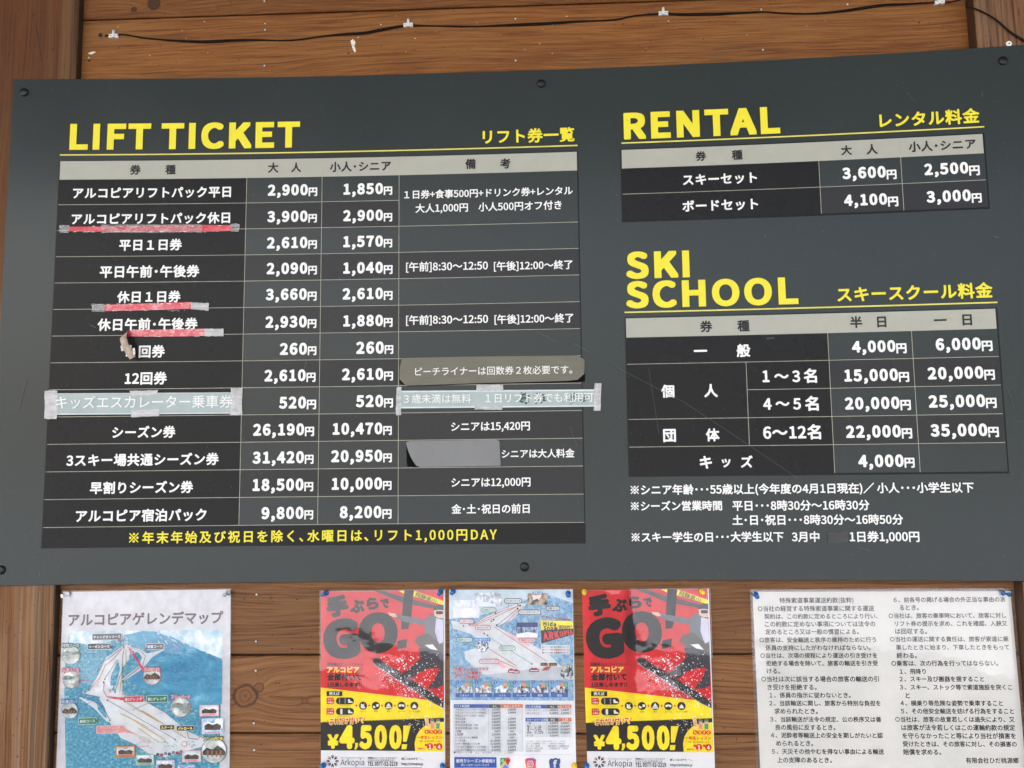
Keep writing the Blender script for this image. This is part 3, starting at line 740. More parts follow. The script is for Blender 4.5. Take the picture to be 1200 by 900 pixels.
s4 = empty('vinyl_sticker', base_of(530, 547), 'plain mid grey sticker with a torn lower left corner in the remarks column', 'sticker')
m = MB(); sheet_slab(m, BOARD, [z(*p) for p in [(98, 545), (98, 540), (350, 536), (600, 531), (601, 540)]], [z(*p) for p in [(102, 570), (112, 600), (128, 638), (158, 681), (400, 676), (608, 672)]], M_GREYV, .0014, .0005); child(m, 'cover', s4)
m = MB(); slab(m, BOARD, [z(*p) for p in [(99, 560), (140, 570), (175, 680), (158, 682), (104, 677), (99, 640)]], M_BLACKV, .0008, .0004); child(m, 'underlay', s4)
cp = MB(); pquad(cp, BOARD, [(969.8, 623.2), (993, 622.6), (993.6, 635), (970.2, 635.6)], two_tone('charcoal_patch', G(58, 58, 58), G(74, 74, 73), 60, .3, .7, (1, 1, 6)), .0014, 2)
tag(cp.build('cover_patch', loc=base_of(981, 629)), 'small charcoal patch covering words in the last footnote', 'sticker')

def red_mat(name, wr):
    t = NT(name); m = t.n('ShaderNodeMapping', {'Vector': t.obj(), 'Scale': (1, 1, 1.6)})
    f = t.noise(m.outputs[0], 75, 6, .75, .8); g = t.noise(t.obj(), 26, 3, .6)
    k = t.math('ADD', f, t.math('MULTIPLY', t.math('SUBTRACT', g, .5), wr[1]))
    t.set(t.p.inputs['Base Color'], t.ramp(k, [(wr[0] - .10, G(180, 20, 38)), (wr[0] + .02, G(190, 54, 68)), (wr[0] + .15, G(200, 108, 116)), (wr[0] + .30, G(216, 186, 184))]))
    t.p.inputs['Roughness'].default_value = .28
    b = t.n('ShaderNodeBump', {'Height': f, 'Strength': .5, 'Distance': .001}); t.set(t.p.inputs['Normal'], b); return t.m
z = ZB((60, 240, 5))
def band(root, top, bot, mat, lift=.0014):
    m = MB(); n = len(top); th = .0006
    a = [BOARD.xy(*z(*p)) for p in top]; b = [BOARD.xy(*z(*p)) for p in bot]
    vs = []
    for i in range(n):
        j = random.uniform(0, .0003)
        vs += [BOARD.at(*a[i], lift), BOARD.at(*a[i], lift + th + j), BOARD.at(*b[i], lift + th + j), BOARD.at(*b[i], lift)]
    fs = []
    for i in range(n - 1):
        for k in range(3): fs.append([4 * i + k, 4 * i + k + 1, 4 * i + 5 + k, 4 * i + 4 + k])
    fs += [[0, 1, 2, 3], [4 * n - 1, 4 * n - 2, 4 * n - 3, 4 * n - 4]]
    m.add(vs, fs, mat); return child(m, 'red_band', root)
GRP = None
r1 = empty('red_tape', base_of(175, 272), 'longest red tape strip with worn pale middle, under the second ticket name', 'tape')
band(r1, [(104, 131), (250, 130), (450, 125), (660, 121), (885, 120), (980, 121), (1058, 122)], [(108, 157), (250, 160), (450, 161), (660, 160), (880, 159), (980, 158), (1058, 154)], red_mat('red_tape_worn', (.5, .5)))
def shreds(root, y0, y1, xa, xb, n):
    """torn white paper fibres along a strip's edges"""
    m = MB(); mt = ink(206, 196, 194, .6)
    for i in range(n):
        x = random.uniform(xa, xb); y = random.choice((y0, y1)) + random.gauss(0, 1.5); L = random.uniform(6, 34)
        pts = [z(x, y + random.uniform(-1.8, 1.8)), z(x + L * .4, y - random.uniform(.5, 3)), z(x + L, y + random.uniform(-1, 1)), z(x + L * .6, y + random.uniform(1, 3.4))]
        poly(m, BOARD, pts, mt, .00265 + i * 2e-6)
    child(m, 'torn_edge', root)['kind'] = 'stuff'
shreds(r1, 127, 160, 108, 1040, 34)
tape(r1, [z(52, 122), z(112, 122), z(112, 166), z(58, 168)], M_TAPEC); tape(r1, [z(1056, 115), z(1107, 113), z(1105, 158), z(1056, 160)], M_TAPEC); tape(r1, [z(300, 118), z(890, 116), z(890, 166), z(300, 168)], M_TAPEO, .0026)
r2 = empty('red_tape', base_of(175, 364), 'pinkish red tape strip with grey taped ends, under 休日１日券', 'tape')
band(r2, [(312, 588), (420, 584), (560, 579), (700, 574), (825, 571)], [(320, 624), (420, 622), (560, 619), (700, 615), (825, 610)], red_mat('red_tape_pink', (.42, .4)))
shreds(r2, 582, 620, 320, 800, 22)
tape(r2, [z(242, 582), z(316, 583), z(318, 628), z(242, 626)], M_TAPEC); tape(r2, [z(822, 573), z(928, 578), z(926, 622), z(822, 613)], M_TAPE)
r3 = empty('red_tape', base_of(190, 395), 'pink red tape strip peeling off and curling down over the one time ticket row', 'tape')
band(r3, [(452, 738), (560, 734), (680, 731), (800, 729), (905, 727)], [(446, 772), (560, 773), (680, 773), (800, 772), (905, 768)], red_mat('red_tape_pale', (.40, .35)))
shreds(r3, 734, 771, 470, 890, 20)
tape(r3, [z(902, 729), z(1013, 726), z(1013, 771), z(902, 771)], M_TAPE)
# the loose end: leaves the board at the strip's left end, loops outwards and hangs down, its pale back showing
M_BACK = two_tone('tape_back', G(150, 132, 114), G(190, 174, 156), 110, .3, .7, rough=.45)
M_REDD = red_mat('red_tape_inner', (.62, .2))
def curl():
    x0, y0 = BOARD.xy(*z(462, 737)); x1, y1 = BOARD.xy(*z(448, 772))
    S = BOARD; path = []
    # (centre px, outward mm, half width vector px)
    for cx, cy, out, hx, hy in [(456, 755, 1.8, 7, -17), (444, 751, 5, 12, -16), (432, 755, 9, 16, -14), (424, 768, 13, 19, -10), (422, 785, 16, 20, -6), (428, 808, 17.5, 20, -4), (438, 832, 18, 19, -6), (452, 858, 17.5, 19, -8), (466, 880, 16.5, 18, -9), (478, 897, 15, 17, -9)]:
        a = hit(*z(cx + hx, cy + hy), bend, out / 1000); b = hit(*z(cx - hx, cy - hy), bend, out / 1000)
        path.append((S.at(a[0], a[1], out / 1000), S.at(b[0], b[1], out / 1000)))
    for name, mat, off in (('curled_end', M_BACK, 0),):
        m = MB(); vs = []; fs = []
        th = .0007
        for i, (a, b) in enumerate(path):
            nrm = (path[min(i + 1, len(path) - 1)][0] - path[max(i - 1, 0)][0]).cross(b - a).normalized() * th
            vs += [a, b, b + nrm, a + nrm]
        n = len(path)
        m.mi(M_BACK); m.mi(M_REDD); ff, fm = [], []
        for i in range(n - 1):
            for k, mi in ((0, 0), (1, 0), (2, 1), (3, 1)):
                q = (k + 1) % 4; ff.append([4 * i + k, 4 * i + q, 4 * i + 4 + q, 4 * i + 4 + k]); fm.append(mi)
        ff += [[0, 1, 2, 3], [4 * n - 1, 4 * n - 2, 4 * n - 3, 4 * n - 4]]; fm += [0, 0]; m.add(vs, ff, fm)
        child(m, name, r3, 'pale back of the peeled tape end', smooth=True)
curl()
m = MB(); a = [z(405, 826), z(440, 822), z(442, 852), z(412, 858)]
vs = [BOARD.at(*hit(*p, bend, .012), .012) for p in a]; m.add(vs, [[0, 1, 2, 3]], M_TAPE)
a = [z(474, 842), z(490, 838), z(493, 876), z(482, 880)]; vs = [BOARD.at(*hit(*p, bend, .0175), .0175) for p in a]; m.add(vs, [[0, 1, 2, 3]], M_TAPE)
child(m, 'tape_scrap', r3)

# ------------------------------------------------------------------ cable and clips above the board
M_CABLE = plastic('black_cable_sheath', (.010, .007, .005, 1), .8)
M_CABLE.node_tree.nodes['Principled BSDF'].inputs['Specular IOR Level'].default_value = .12
cpts = [(117.8, 41.2), (125, 41.2), (133, 41), (141, 40), (150, 40.8), (165, 43.6), (185, 45.8), (210, 47.6), (240, 48.6), (270, 47.2), (300, 46.4), (330, 47.2), (352, 46), (375, 42.6), (400, 40), (425, 38.6), (440, 36), (460, 32), (478, 29.6), (500, 29.8), (530, 30.4), (560, 30.6), (600, 29), (640, 27.2), (680, 24.6), (720, 22.8), (745, 18), (777, 16), (800, 16.7), (843, 16), (892, 13.5), (915, 15), (950, 15.7), (987, 12.7), (1033, 6), (1060, 4.6), (1090, 2.6), (1101, 2), (1127, 6.7), (1147, 12), (1167, 23), (1183, 37), (1205, 51)]
def cable_pts(dy, ph):
    out = []
    for i in range(len(cpts) - 1):
        for k in range(4):
            t = k / 4; p0, p1, p2, p3 = cpts[max(i - 1, 0)], cpts[i], cpts[i + 1], cpts[min(i + 2, len(cpts) - 1)]
            q = [.5 * (2 * p1[j] + (p2[j] - p0[j]) * t + (2 * p0[j] - 5 * p1[j] + 4 * p2[j] - p3[j]) * t * t + (3 * p1[j] - p0[j] - 3 * p2[j] + p3[j]) * t ** 3) for j in (0, 1)]
            x, y = hit(q[0], q[1], wallz, .003)
            s = min(1, max(0, (q[0] - 1105) / 30)); s = s * s * (3 - 2 * s)      # steps forward over the post
            s0 = .0022 if q[0] > 124 else .0022 - (124 - q[0]) * .0012
            zz = (wallz(x) + s0) * (1 - s) + .0185 * s
            if q[0] > 1130: x, y = hit(q[0], q[1], lambda x: .0185)
            tw = math.sin(x * 21 + ph)
            out.append(W(x, y + dy * (.6 + .8 * tw), zz + .0006 * math.cos(x * 21 + ph)))
    return out
m = MB(); tube(m, cable_pts(.0011, 0), .0012, M_CABLE, 8); tube(m, cable_pts(-.0011, .4), .0012, M_CABLE, 8)
tag(m.build('electric_cable', loc=W(.15, .08, .003), smooth=True), 'thin black twin cable sagging along the planks above the price board', 'cable')
M_CLIP = plastic('white_plastic_clip', (.62, .62, .60, 1), .4); M_STEEL = plastic('bright_nail', (.6, .6, .6, 1), .3, .8)
def clip(px, py, rot, label):
    x, y = hit(px, py, wallz, .003); base = W(x, y, wallz(x)); o = empty('cable_clip', base, label, 'cable clip', 'clips holding the cable to the planks')
    R = Matrix.Translation(base) @ Matrix.Rotation(rot, 4, 'Y')
    f = lambda a, b, c: R @ Vector((a, -c, b))
    m = MB()
    box(m, -.0088, -.0022, -.0052, -.0012, 0, .0042, M_CLIP, .0006, f); box(m, .0022, .0088, -.0052, -.0012, 0, .0042, M_CLIP, .0006, f)
    box(m, -.0088, .0088, -.0008, .0016, .0033, .005, M_CLIP, .0006, f)
    box(m, -.0021, .0021, -.0046, .0016, 0, .0055, M_CLIP, .0006, f)
    child(m, 'saddle', o)
    m = MB(); box(m, -.0019, .0019, .0018, .0092, 0, .0056, M_CLIP, .0007, f); child(m, 'nail_sleeve', o)
    m = MB(); lathe(m, [(.0014, .0), (.0014, .0066), (.001, .007)], R @ Matrix.Translation(Vector((0, 0, .0068))) @ Matrix.Rotation(math.pi / 2, 4, 'X'), M_STEEL, 10); child(m, 'nail', o)
clip(133, 41, 0, 'white cable clip next to the dark cable hole, leftmost of the clips')
clip(478.3, 28, 0, 'white cable clip on the long cable roughly above 大人 and リフト columns, second from the left')
clip(777.3, 14.5, 0, 'white cable clip above the RENTAL heading, where the cable levels out')
clip(1101, 1.5, -.1, 'white cable clip at the picture top where the cable turns down to the right post')

# ------------------------------------------------------------------ posters on the wall below
LP = .0008                                    # print surface above the wall
M_LAM = clear_film('laminate_film', .03, .26, 13)
M_LAMF = clear_film('matt_film', .34, .1, 9)
M_LAMB = clear_film('laminate_border', .08, .3, 30, haze=.12)
M_PAPER = ink(226, 226, 227, .6, .02)
def sheet(root, tl, tr, bl, br, mat=None, grow=2.2, lam=None):
    """paper with its laminate pouch: the pouch is larger than the paper"""
    m = MB(); pquad(m, WALL, [tl, tr, br, bl], mat or M_PAPER, LP, 8); p = child(m, 'paper', root)
    g = grow
    m = MB(); c = [WALL.xy(*q) for q in [(tl[0] - g, tl[1] - g), (tr[0] + g, tr[1] - g), (br[0] + g, br[1] + g), (bl[0] - g, bl[1] + g)]]
    nx, ny = 24, 32; vs, fs = [], []; ph = random.uniform(0, 6)
    for i in range(nx + 1):
        for j in range(ny + 1):
            u, v = i / nx, j / ny
            a = [c[0][q] + (c[1][q] - c[0][q]) * u for q in (0, 1)]; b = [c[3][q] + (c[2][q] - c[3][q]) * u for q in (0, 1)]
            x, y = a[0] + (b[0] - a[0]) * v, a[1] + (b[1] - a[1]) * v
            wv = .0007 * math.sin(5 * u + 3 * v + ph) + .0004 * math.sin(11 * v - 4 * u + 2 * ph)
            vs.append(WALL.at(x, y, .0042 + wv))
    for i in range(nx):
        for j in range(ny): q = i * (ny + 1) + j; fs.append([q, q + 1, q + ny + 2, q + ny + 1])
    m.add(vs, fs, lam or M_LAM); child(m, 'laminate', root, smooth=True)
    return p
def wbase(px, py): x, y = WALL.xy(px, py); return W(x, y, wallz(x))
LI = [LP + .0003 * k for k in range(1, 11)]    # ink layers, from the paper up

# --- red poster (built once, copied for the second)
def red_poster():
    root = empty('laminated_poster', wbase(449, 906), 'red and yellow laminated poster hung left of the blue map leaflet, blue pins', 'poster', 'red snowboard posters')
    A, B = ZB((370, 680, 7.5)), ZB((370, 790, 7.5))
    RED, YEL, BK, GR, WH = ink(212, 30, 36), ink(246, 224, 20), ink(16, 14, 14), ink(70, 72, 74), M_PAPER
    bl, br = (376.2, 907), (521.8, 907)
    sheet(root, (377, 693), (521.2, 691.4), bl, br, grow=1.6)
    a = MB()
    poly(a, WALL, [A(50, 98), A(1125, 86), B(1128, 290), B(46, 118)], RED, LI[0])
    poly(a, WALL, [B(46, 116), B(1128, 240), B(1128, 385), B(46, 422)], YEL, LI[1])
    poly(a, WALL, [B(46, 420), B(1128, 380), B(1128, 675), B(46, 667)], BK, LI[1])
    poly(a, WALL, [A(725, 88), A(800, 90), A(782, 120)], YEL, LI[1]); poly(a, WALL, [A(868, 90), A(1125, 180), A(1125, 220), A(855, 140)], YEL, LI[1])
    poly(a, WALL, [A(520, 92), A(600, 92), A(780, 150), A(1120, 235), A(1120, 265), A(770, 200)], GR, LI[1])
    pts = [B(*p) for p in [(875, 675), (870, 600), (885, 540), (915, 490), (960, 450), (1020, 425), (1128, 415), (1128, 675)]]; poly(a, WALL, pts, YEL, LI[2])
    child(a, 'artwork', root)
    # headline
    m = MB(); HK = BK
    T(m, WALL, '手', *[A(96, 215)[0], A(290, 195)[0]], A(0, 238)[1], HK, LI[2], w=.08, y1=A(0, 216)[1], h=21)
    for ch, xa, xb, yy, hh in (('ぶ', 302, 432, 226, 14.6), ('ら', 446, 556, 202, 13.2), ('で', 570, 646, 200, 11)): T(m, WALL, ch, A(xa, 0)[0], A(xb, 0)[0], A(0, yy + 3)[1], HK, LI[2], w=.07, y1=A(0, yy - 3)[1], h=hh)
    T(m, WALL, 'G', A(68, 0)[0], A(390, 0)[0], A(0, 525)[1], HK, LI[2], w=.085, y1=A(0, 497)[1], h=47, n=16, res=6)
    T(m, WALL, 'O', A(378, 0)[0], A(722, 0)[0], A(0, 470)[1], HK, LI[2], w=.085, y1=A(0, 444)[1], h=47, n=16, res=6)
    poly(m, WALL, [A(780, 88), A(862, 88), A(838, 330), A(812, 425), A(752, 432), A(756, 330)], HK, LI[2]); poly(m, WALL, [A(722, 530), A(805, 514), A(798, 590), A(715, 606)], HK, LI[2])
    child(m, 'headline_lettering', root)
    m = MB(); T(m, WALL, '飛騨高山', A(878, 0)[0], A(1060, 0)[0], A(0, 120)[1], GR, LI[3], w=.01, y1=A(0, 188)[1]); child(m, 'banner_lettering', root)
    # snowboarder, printed
    JK, PT, SK, BG, SN = ink(112, 116, 122), ink(58, 60, 66), ink(226, 192, 172), ink(38, 40, 43), ink(240, 242, 244)
    m = MB()
    poly(m, WALL, [A(*p) for p in [(640, 285), (720, 300), (840, 320), (960, 345), (1010, 300), (1060, 290), (1122, 310), (1122, 590), (1050, 560), (960, 470), (960, 395), (850, 375), (760, 355), (650, 300)]], JK, LI[3])
    poly(m, WALL, [A(*p) for p in [(1040, 265), (1060, 225), (1100, 212), (1124, 225), (1124, 330), (1080, 330), (1045, 310)]], SK, LI[4])
    poly(m, WALL, [A(*p) for p in [(1035, 262), (1045, 225), (1090, 210), (1124, 214), (1124, 262), (1085, 256)]], PT, LI[5])
    rrect(m, WALL, *A(1058, 268), *A(1120, 296), 1.6, BG, LI[5])
    poly(m, WALL, [A(*p) for p in [(1060, 330), (1122, 345), (1122, 540), (1085, 560), (1050, 450)]], ink(206, 206, 222), LI[4])
    poly(m, WALL, [A(*p) for p in [(640, 282), (700, 290), (720, 318), (690, 322), (650, 305)]], SK, LI[4])
    poly(m, WALL, [A(*p) for p in [(868, 530), (900, 490), (990, 460), (1050, 520), (1122, 570), (1122, 640), (1010, 630), (930, 600)]], ink(92, 88, 80), LI[4])
    poly(m, WALL, [A(*p) for p in [(905, 595), (1010, 590), (1122, 640), (1122, 720), (1000, 690), (960, 740), (880, 790), (770, 830), (840, 760), (925, 680)]], PT, LI[5])
    poly(m, WALL, [A(*p) for p in [(960, 565), (1030, 560), (1075, 612), (1010, 600)]], SN, LI[6])
    poly(m, WALL, [A(502, 710), A(508, 690), A(524, 677), A(548, 680), A(640, 745), A(760, 815), B(880, 70), B(1000, 150), B(1125, 235), B(1125, 290), B(1040, 250), B(900, 160), B(760, 75), A(640, 810), A(530, 745)], BG, LI[4])
    poly(m, WALL, [A(760, 812), A(880, 750), A(1000, 690), A(1122, 720), B(1122, 110), B(1060, 120), B(985, 125), B(860, 45)], PT, LI[4])
    poly(m, WALL, [B(845, 45), B(900, -10), B(985, -50), B(1090, -60), B(1060, 20), B(985, 122), B(930, 95)], RED, LI[5]); poly(m, WALL, [B(1060, 150), B(1080, 110), B(1126, 95), B(1126, 195), B(1085, 190)], RED, LI[5])
    line(m, WALL, [A(503, 715), A(530, 747), A(640, 812), B(760, 77), B(900, 162), B(1040, 252), B(1125, 291)], .7, ink(150, 152, 155), LI[6])
    child(m, 'snowboarder_picture', root)
    rnd = random.Random(3); m = MB()
    for _ in range(430):
        k = rnd.random()
        if k < .6:
            t = rnd.random(); cx, cy = 530 + 560 * t, 760 + 370 * t; cx += rnd.gauss(60, 70); cy += rnd.gauss(0, 70)
        elif k < .8: cx, cy = rnd.gauss(770, 60), rnd.gauss(690, 40)
        else: cx, cy = rnd.gauss(990, 80), rnd.gauss(780, 70)
        if not (480 < cx < 1118 and 560 < cy < 1170): continue
        s = rnd.choice((1.5, 2, 2.5, 3.5, 5, 8)) * rnd.uniform(.6, 1.2)
        p = [A(cx + s * math.cos(q) * rnd.uniform(.6, 1.3), cy + s * math.sin(q) * rnd.uniform(.6, 1.3)) for q in [i * 1.047 for i in range(6)]]
        poly(m, WALL, p, SN, LI[7])
    for _ in range(420):
        t = rnd.random(); cx, cy = 590 + 330 * t + rnd.gauss(0, 30 + 50 * t), 800 + 230 * t + rnd.gauss(0, 26 + 30 * t); s = rnd.choice((1.2, 1.6, 2.2, 3))
        if 480 < cx < 1118 and 700 < cy < 1190: poly(m, WALL, [A(cx + s * math.cos(q), cy + s * math.sin(q)) for q in (0, 1.57, 3.14, 4.71)], SN, LI[7])
    for _ in range(60):
        cx, cy = rnd.gauss(880, 80), rnd.gauss(420, 60); s = rnd.uniform(2, 5)
        if 520 < cx < 1100 and 330 < cy < 520: poly(m, WALL, [B(cx + s * math.cos(q), cy + s * math.sin(q)) for q in [i * 1.257 for i in range(5)]], SN, LI[7])
    child(m, 'snow_spray', root)
    m = MB(True)
    T(m, WALL, '飛騨高山スノーリゾート', A(100, 0)[0], A(418, 0)[0], A(0, 738)[1], BK, LI[2], w=.02)
    T(m, WALL, 'アルコピア', A(102, 0)[0], A(385, 0)[0], A(0, 784)[1], ink(250, 226, 90), LI[2], w=.045); T(m, WALL, 'なら', A(390, 0)[0], A(414, 0)[0], A(0, 786)[1], BK, LI[2], w=.01)
    T(m, WALL, '全部付いて', B(102, 0)[0], B(408, 0)[0], B(0, 24)[1], BK, LI[2], w=.055); T(m, WALL, '1日楽しめます!!', B(102, 0)[0], B(408, 0)[0], B(0, 90)[1], BK, LI[2], w=.045)
    child(m, 'slogan_lettering', root)
    m = MB(); RD = ink(214, 40, 34)
    rrect(m, WALL, *B(98, 148), *B(236, 190), .4, BK, LI[2]); T(m, WALL, '例えば', B(120, 0)[0], B(212, 0)[0], B(0, 168)[1], WH, LI[3], w=.03)
    for y, l1, l2, l3 in ((205, 'スキー', 'の場合', 'スキーセット'), (297, 'スノボ', 'の場合', 'ボードセット')):
        poly(m, WALL, [B(98, y), B(158, y), B(167, y + 28), B(158, y + 56), B(98, y + 56)], RD, LI[2])
        T(m, WALL, l1, B(106, 0)[0], B(156, 0)[0], B(0, y + 15)[1], WH, LI[3], w=.02); T(m, WALL, l2, B(106, 0)[0], B(156, 0)[0], B(0, y + 40)[1], WH, LI[3], w=.02)
        rrect(m, WALL, *B(180, y - 2), *B(338, y + 58), 3.8, BK, LI[2]); T(m, WALL, l3, B(218, 0)[0], B(298, 0)[0], B(0, y + 70)[1], BK, LI[2])
        poly(m, WALL, [B(*p) for p in [(286, y + 14), (302, y + 12), (306, y + 26), (326, y + 34), (328, y + 44), (288, y + 44)]], WH, LI[3])
    for x in (206, 256):
        for q in range(4): rrect(m, WALL, *B(x, 210 + q * 12), *B(x + 12, 219 + q * 12), .3, ink(150, 150, 150), LI[3])
    rrect(m, WALL, *B(218, 301), *B(238, 349), .8, WH, LI[3])
    child(m, 'set_panel', root)
    for i, (x, lb) in enumerate(((418, 'ウェア'), (530, '手袋'), (643, '帽子'), (756, 'ゴーグル'), (868, 'リフト1日券'))):
        m = MB(); disc(m, WALL, *B(x, 275), 4.7, BK, LI[2])
        x0 = x - 58; line(m, WALL, [B(x0 - 11, 273), B(x0 + 11, 273)], .8, RD, LI[2]); line(m, WALL, [B(x0, 262), B(x0, 284)], .8, RD, LI[3])
        sh = [[(-18, -20), (0, -10), (14, -22), (8, 0), (22, 16), (4, 26), (-20, 18)], [(-24, -4), (-4, 6), (-4, 20), (-24, 18), (-26, 6)], [(0, -26), (22, 6), (-22, 6)], [(-26, -10), (0, -14), (26, -10), (24, 10), (6, 6), (0, 0), (-6, 6), (-24, 10)], [(-18, 6), (0, -18), (18, 6), (18, 20), (-18, 20)]][i]
        poly(m, WALL, [B(x + a_, 275 + b_) for a_, b_ in sh], WH, LI[3])
        if i == 1: poly(m, WALL, [B(x + a_, 275 + b_) for a_, b_ in [(4, -14), (26, -14), (26, 4), (6, 10)]], WH, LI[3])
        if i == 2: poly(m, WALL, [B(x + a_, 275 + b_) for a_, b_ in [(-24, 10), (24, 10), (24, 22), (-24, 22)]], WH, LI[3])
        T(m, WALL, lb, B(x - 8 * len(lb), 0)[0], B(x + 8 * len(lb), 0)[0], B(0, 325)[1], BK, LI[2])
        child(m, 'gear_icon', root)
    m = MB()
    T(m, WALL, 'これだけ付いて', B(120, 0)[0], B(425, 0)[0], B(0, 413)[1], ink(250, 236, 170), LI[3], w=.12, y1=B(0, 398)[1], h=8.2)
    T(m, WALL, 'これだけ付いて', B(128, 0)[0], B(417, 0)[0], B(0, 413)[1], ink(216, 66, 24), LI[4], w=.03, y1=B(0, 398)[1], h=6.5)
    line(m, WALL, [B(104, 402), B(116, 432)], .6, RD, LI[4]); line(m, WALL, [B(436, 376), B(424, 410)], .6, RD, LI[4])
    PY = ink(252, 228, 30)
    T(m, WALL, '¥', B(105, 0)[0], B(205, 0)[0], B(0, 585)[1], PY, LI[3], w=.05, h=17.5); T(m, WALL, '4', B(210, 0)[0], B(345, 0)[0], B(0, 548)[1], PY, LI[3], w=.07, h=28); T(m, WALL, '500', B(385, 0)[0], B(758, 0)[0], B(0, 548)[1], PY, LI[3], w=.07, h=28); poly(m, WALL, [B(348, 600), B(374, 600), B(374, 630), B(356, 660), B(342, 656), B(350, 630)], PY, LI[3])
    poly(m, WALL, [B(772, 448), B(838, 448), B(800, 590), B(768, 590)], PY, LI[3]); poly(m, WALL, [B(760, 612), B(806, 612), B(798, 656), B(756, 656)], PY, LI[3])
    child(m, 'price_lettering', root)
    m = MB()
    for i, ch in enumerate('もうすぐ'): disc(m, WALL, *B(978 + 38 * i, 504), 2.7, RD, LI[3]); T(m, WALL, ch, B(966 + 38 * i, 0)[0], B(990 + 38 * i, 0)[0], B(0, 504)[1], PY, LI[4], w=.03)
    T(m, WALL, '一年生レッスン', B(890, 0)[0], B(1112, 0)[0], B(0, 552)[1], RD, LI[3], w=.03); T(m, WALL, '対象：高山市内年長・小1年', B(912, 0)[0], B(1096, 0)[0], B(0, 586)[1], BK, LI[3])
    T(m, WALL, '開催予定', B(902, 0)[0], B(962, 0)[0], B(0, 650)[1], RD, LI[3], w=.02)
    for x, s in ((1006, '1'), (1086, '4')): disc(m, WALL, *B(x, 632), 3.9, RD, LI[3]); disc(m, WALL, *B(x - 36, 618), 1.5, RD, LI[3]); T(m, WALL, s, B(x - 12, 0)[0], B(x + 12, 0)[0], B(0, 634)[1], WH, LI[4], w=.05)
    for x, c2 in ((1026, ink(226, 150, 150)), (1076, ink(80, 160, 130))):
        disc(m, WALL, *B(x, 410), 2.3, SK, LI[3]); poly(m, WALL, [B(x - 20, 410), B(x - 16, 388), B(x + 16, 388), B(x + 20, 410)], JK, LI[4]); poly(m, WALL, [B(x - 18, 428), B(x + 18, 428), B(x + 14, 476), B(x - 14, 476)], c2, LI[3])
    poly(m, WALL, [B(955, 364), B(990, 358), B(1000, 462), B(972, 470)], ink(250, 236, 170), LI[3])
    for i in range(4): line(m, WALL, [B(966 + i * 7, 372), B(974 + i * 6, 455)], .35, RD, LI[4])
    child(m, 'lesson_badge', root)
    m = MB(); cxy = (150, 762)
    cols = [ink(46, 42, 40), ink(120, 40, 44), ink(150, 130, 96), ink(34, 36, 60)]
    for i in range(8):
        t = i * math.pi / 4; d = lambda r, q: B(cxy[0] + r * math.sin(t + q), cxy[1] - r * math.cos(t + q))
        poly(m, WALL, [d(22, -.12), d(22, .12), d(40, .30), d(54, .16), d(54, -.16), d(40, -.30)], cols[[0, 3, 1, 0, 0, 3, 1, 2][i]], LI[1])
        disc(m, WALL, *d(46, 0), .55, WH, LI[2], n=10)
    T(m, WALL, 'Arkopía', B(220, 0)[0], B(428, 0)[0], B(0, 772)[1], ink(50, 58, 70), LI[1], w=.004, h=7.0)
    T(m, WALL, 'Hida Takayama Snow Resort', B(220, 0)[0], B(430, 0)[0], B(0, 732)[1], ink(120, 120, 124), LI[1])
    T(m, WALL, '飛騨高山スノーリゾートアルコピア', B(458, 0)[0], B(712, 0)[0], B(0, 734)[1], BK, LI[1], w=.02)
    T(m, WALL, '〒506-0101 岐阜県高山市', B(458, 0)[0], B(690, 0)[0], B(0, 755)[1], GR, LI[1])
    T(m, WALL, 'TEL 0577-52-2219', B(458, 0)[0], B(720, 0)[0], B(0, 784)[1], BK, LI[1], w=.045, h=5)
    T(m, WALL, '詳しくはコチラ', B(755, 0)[0], B(896, 0)[0], B(0, 742)[1], BK, LI[1], w=.03); line(m, WALL, [B(906, 732), B(948, 752)], .35, RD, LI[1])
    T(m, WALL, 'http://arkopia.jp', B(755, 0)[0], B(945, 0)[0], B(0, 786)[1], BK, LI[1], w=.03)
    line(m, WALL, [B(216, 824), B(940, 822)], .8, ink(90, 96, 130), LI[1])
    child(m, 'footer_lettering', root)
    return root
rp1 = red_poster()
def copy_tree(o, loc, rot):
    c = o.copy(); COL.objects.link(c); c.location = loc; c.rotation_euler = rot
    for ch in list(o.children):
        d = ch.copy(); COL.objects.link(d); d.parent = c
    return c
a0, a1 = wbase(376.4, 692), wbase(681.8, 690.6)
rp2 = copy_tree(rp1, Vector(rp1.location) + (a1 - a0), (0, 0, 0))
tag(rp2, 'red and yellow laminated poster hung right of the blue map leaflet, yellow pins', 'poster', 'red snowboard posters')

for ch in rp2.children:                        # film bent out at the upper left to imitate a dark reflection
    if ch.name.startswith('laminate'):
        ch.data = ch.data.copy(); xs = [v.co.x for v in ch.data.vertices]; zs = [v.co.z for v in ch.data.vertices]
        xa, xb, za, zb = min(xs), max(xs), min(zs), max(zs)
        for v in ch.data.vertices:
            u, k = (v.co.x - xa) / (xb - xa), (v.co.z - za) / (zb - za)
            if u < .37: v.co.y -= .0135 * max(0, k - .2) / .8
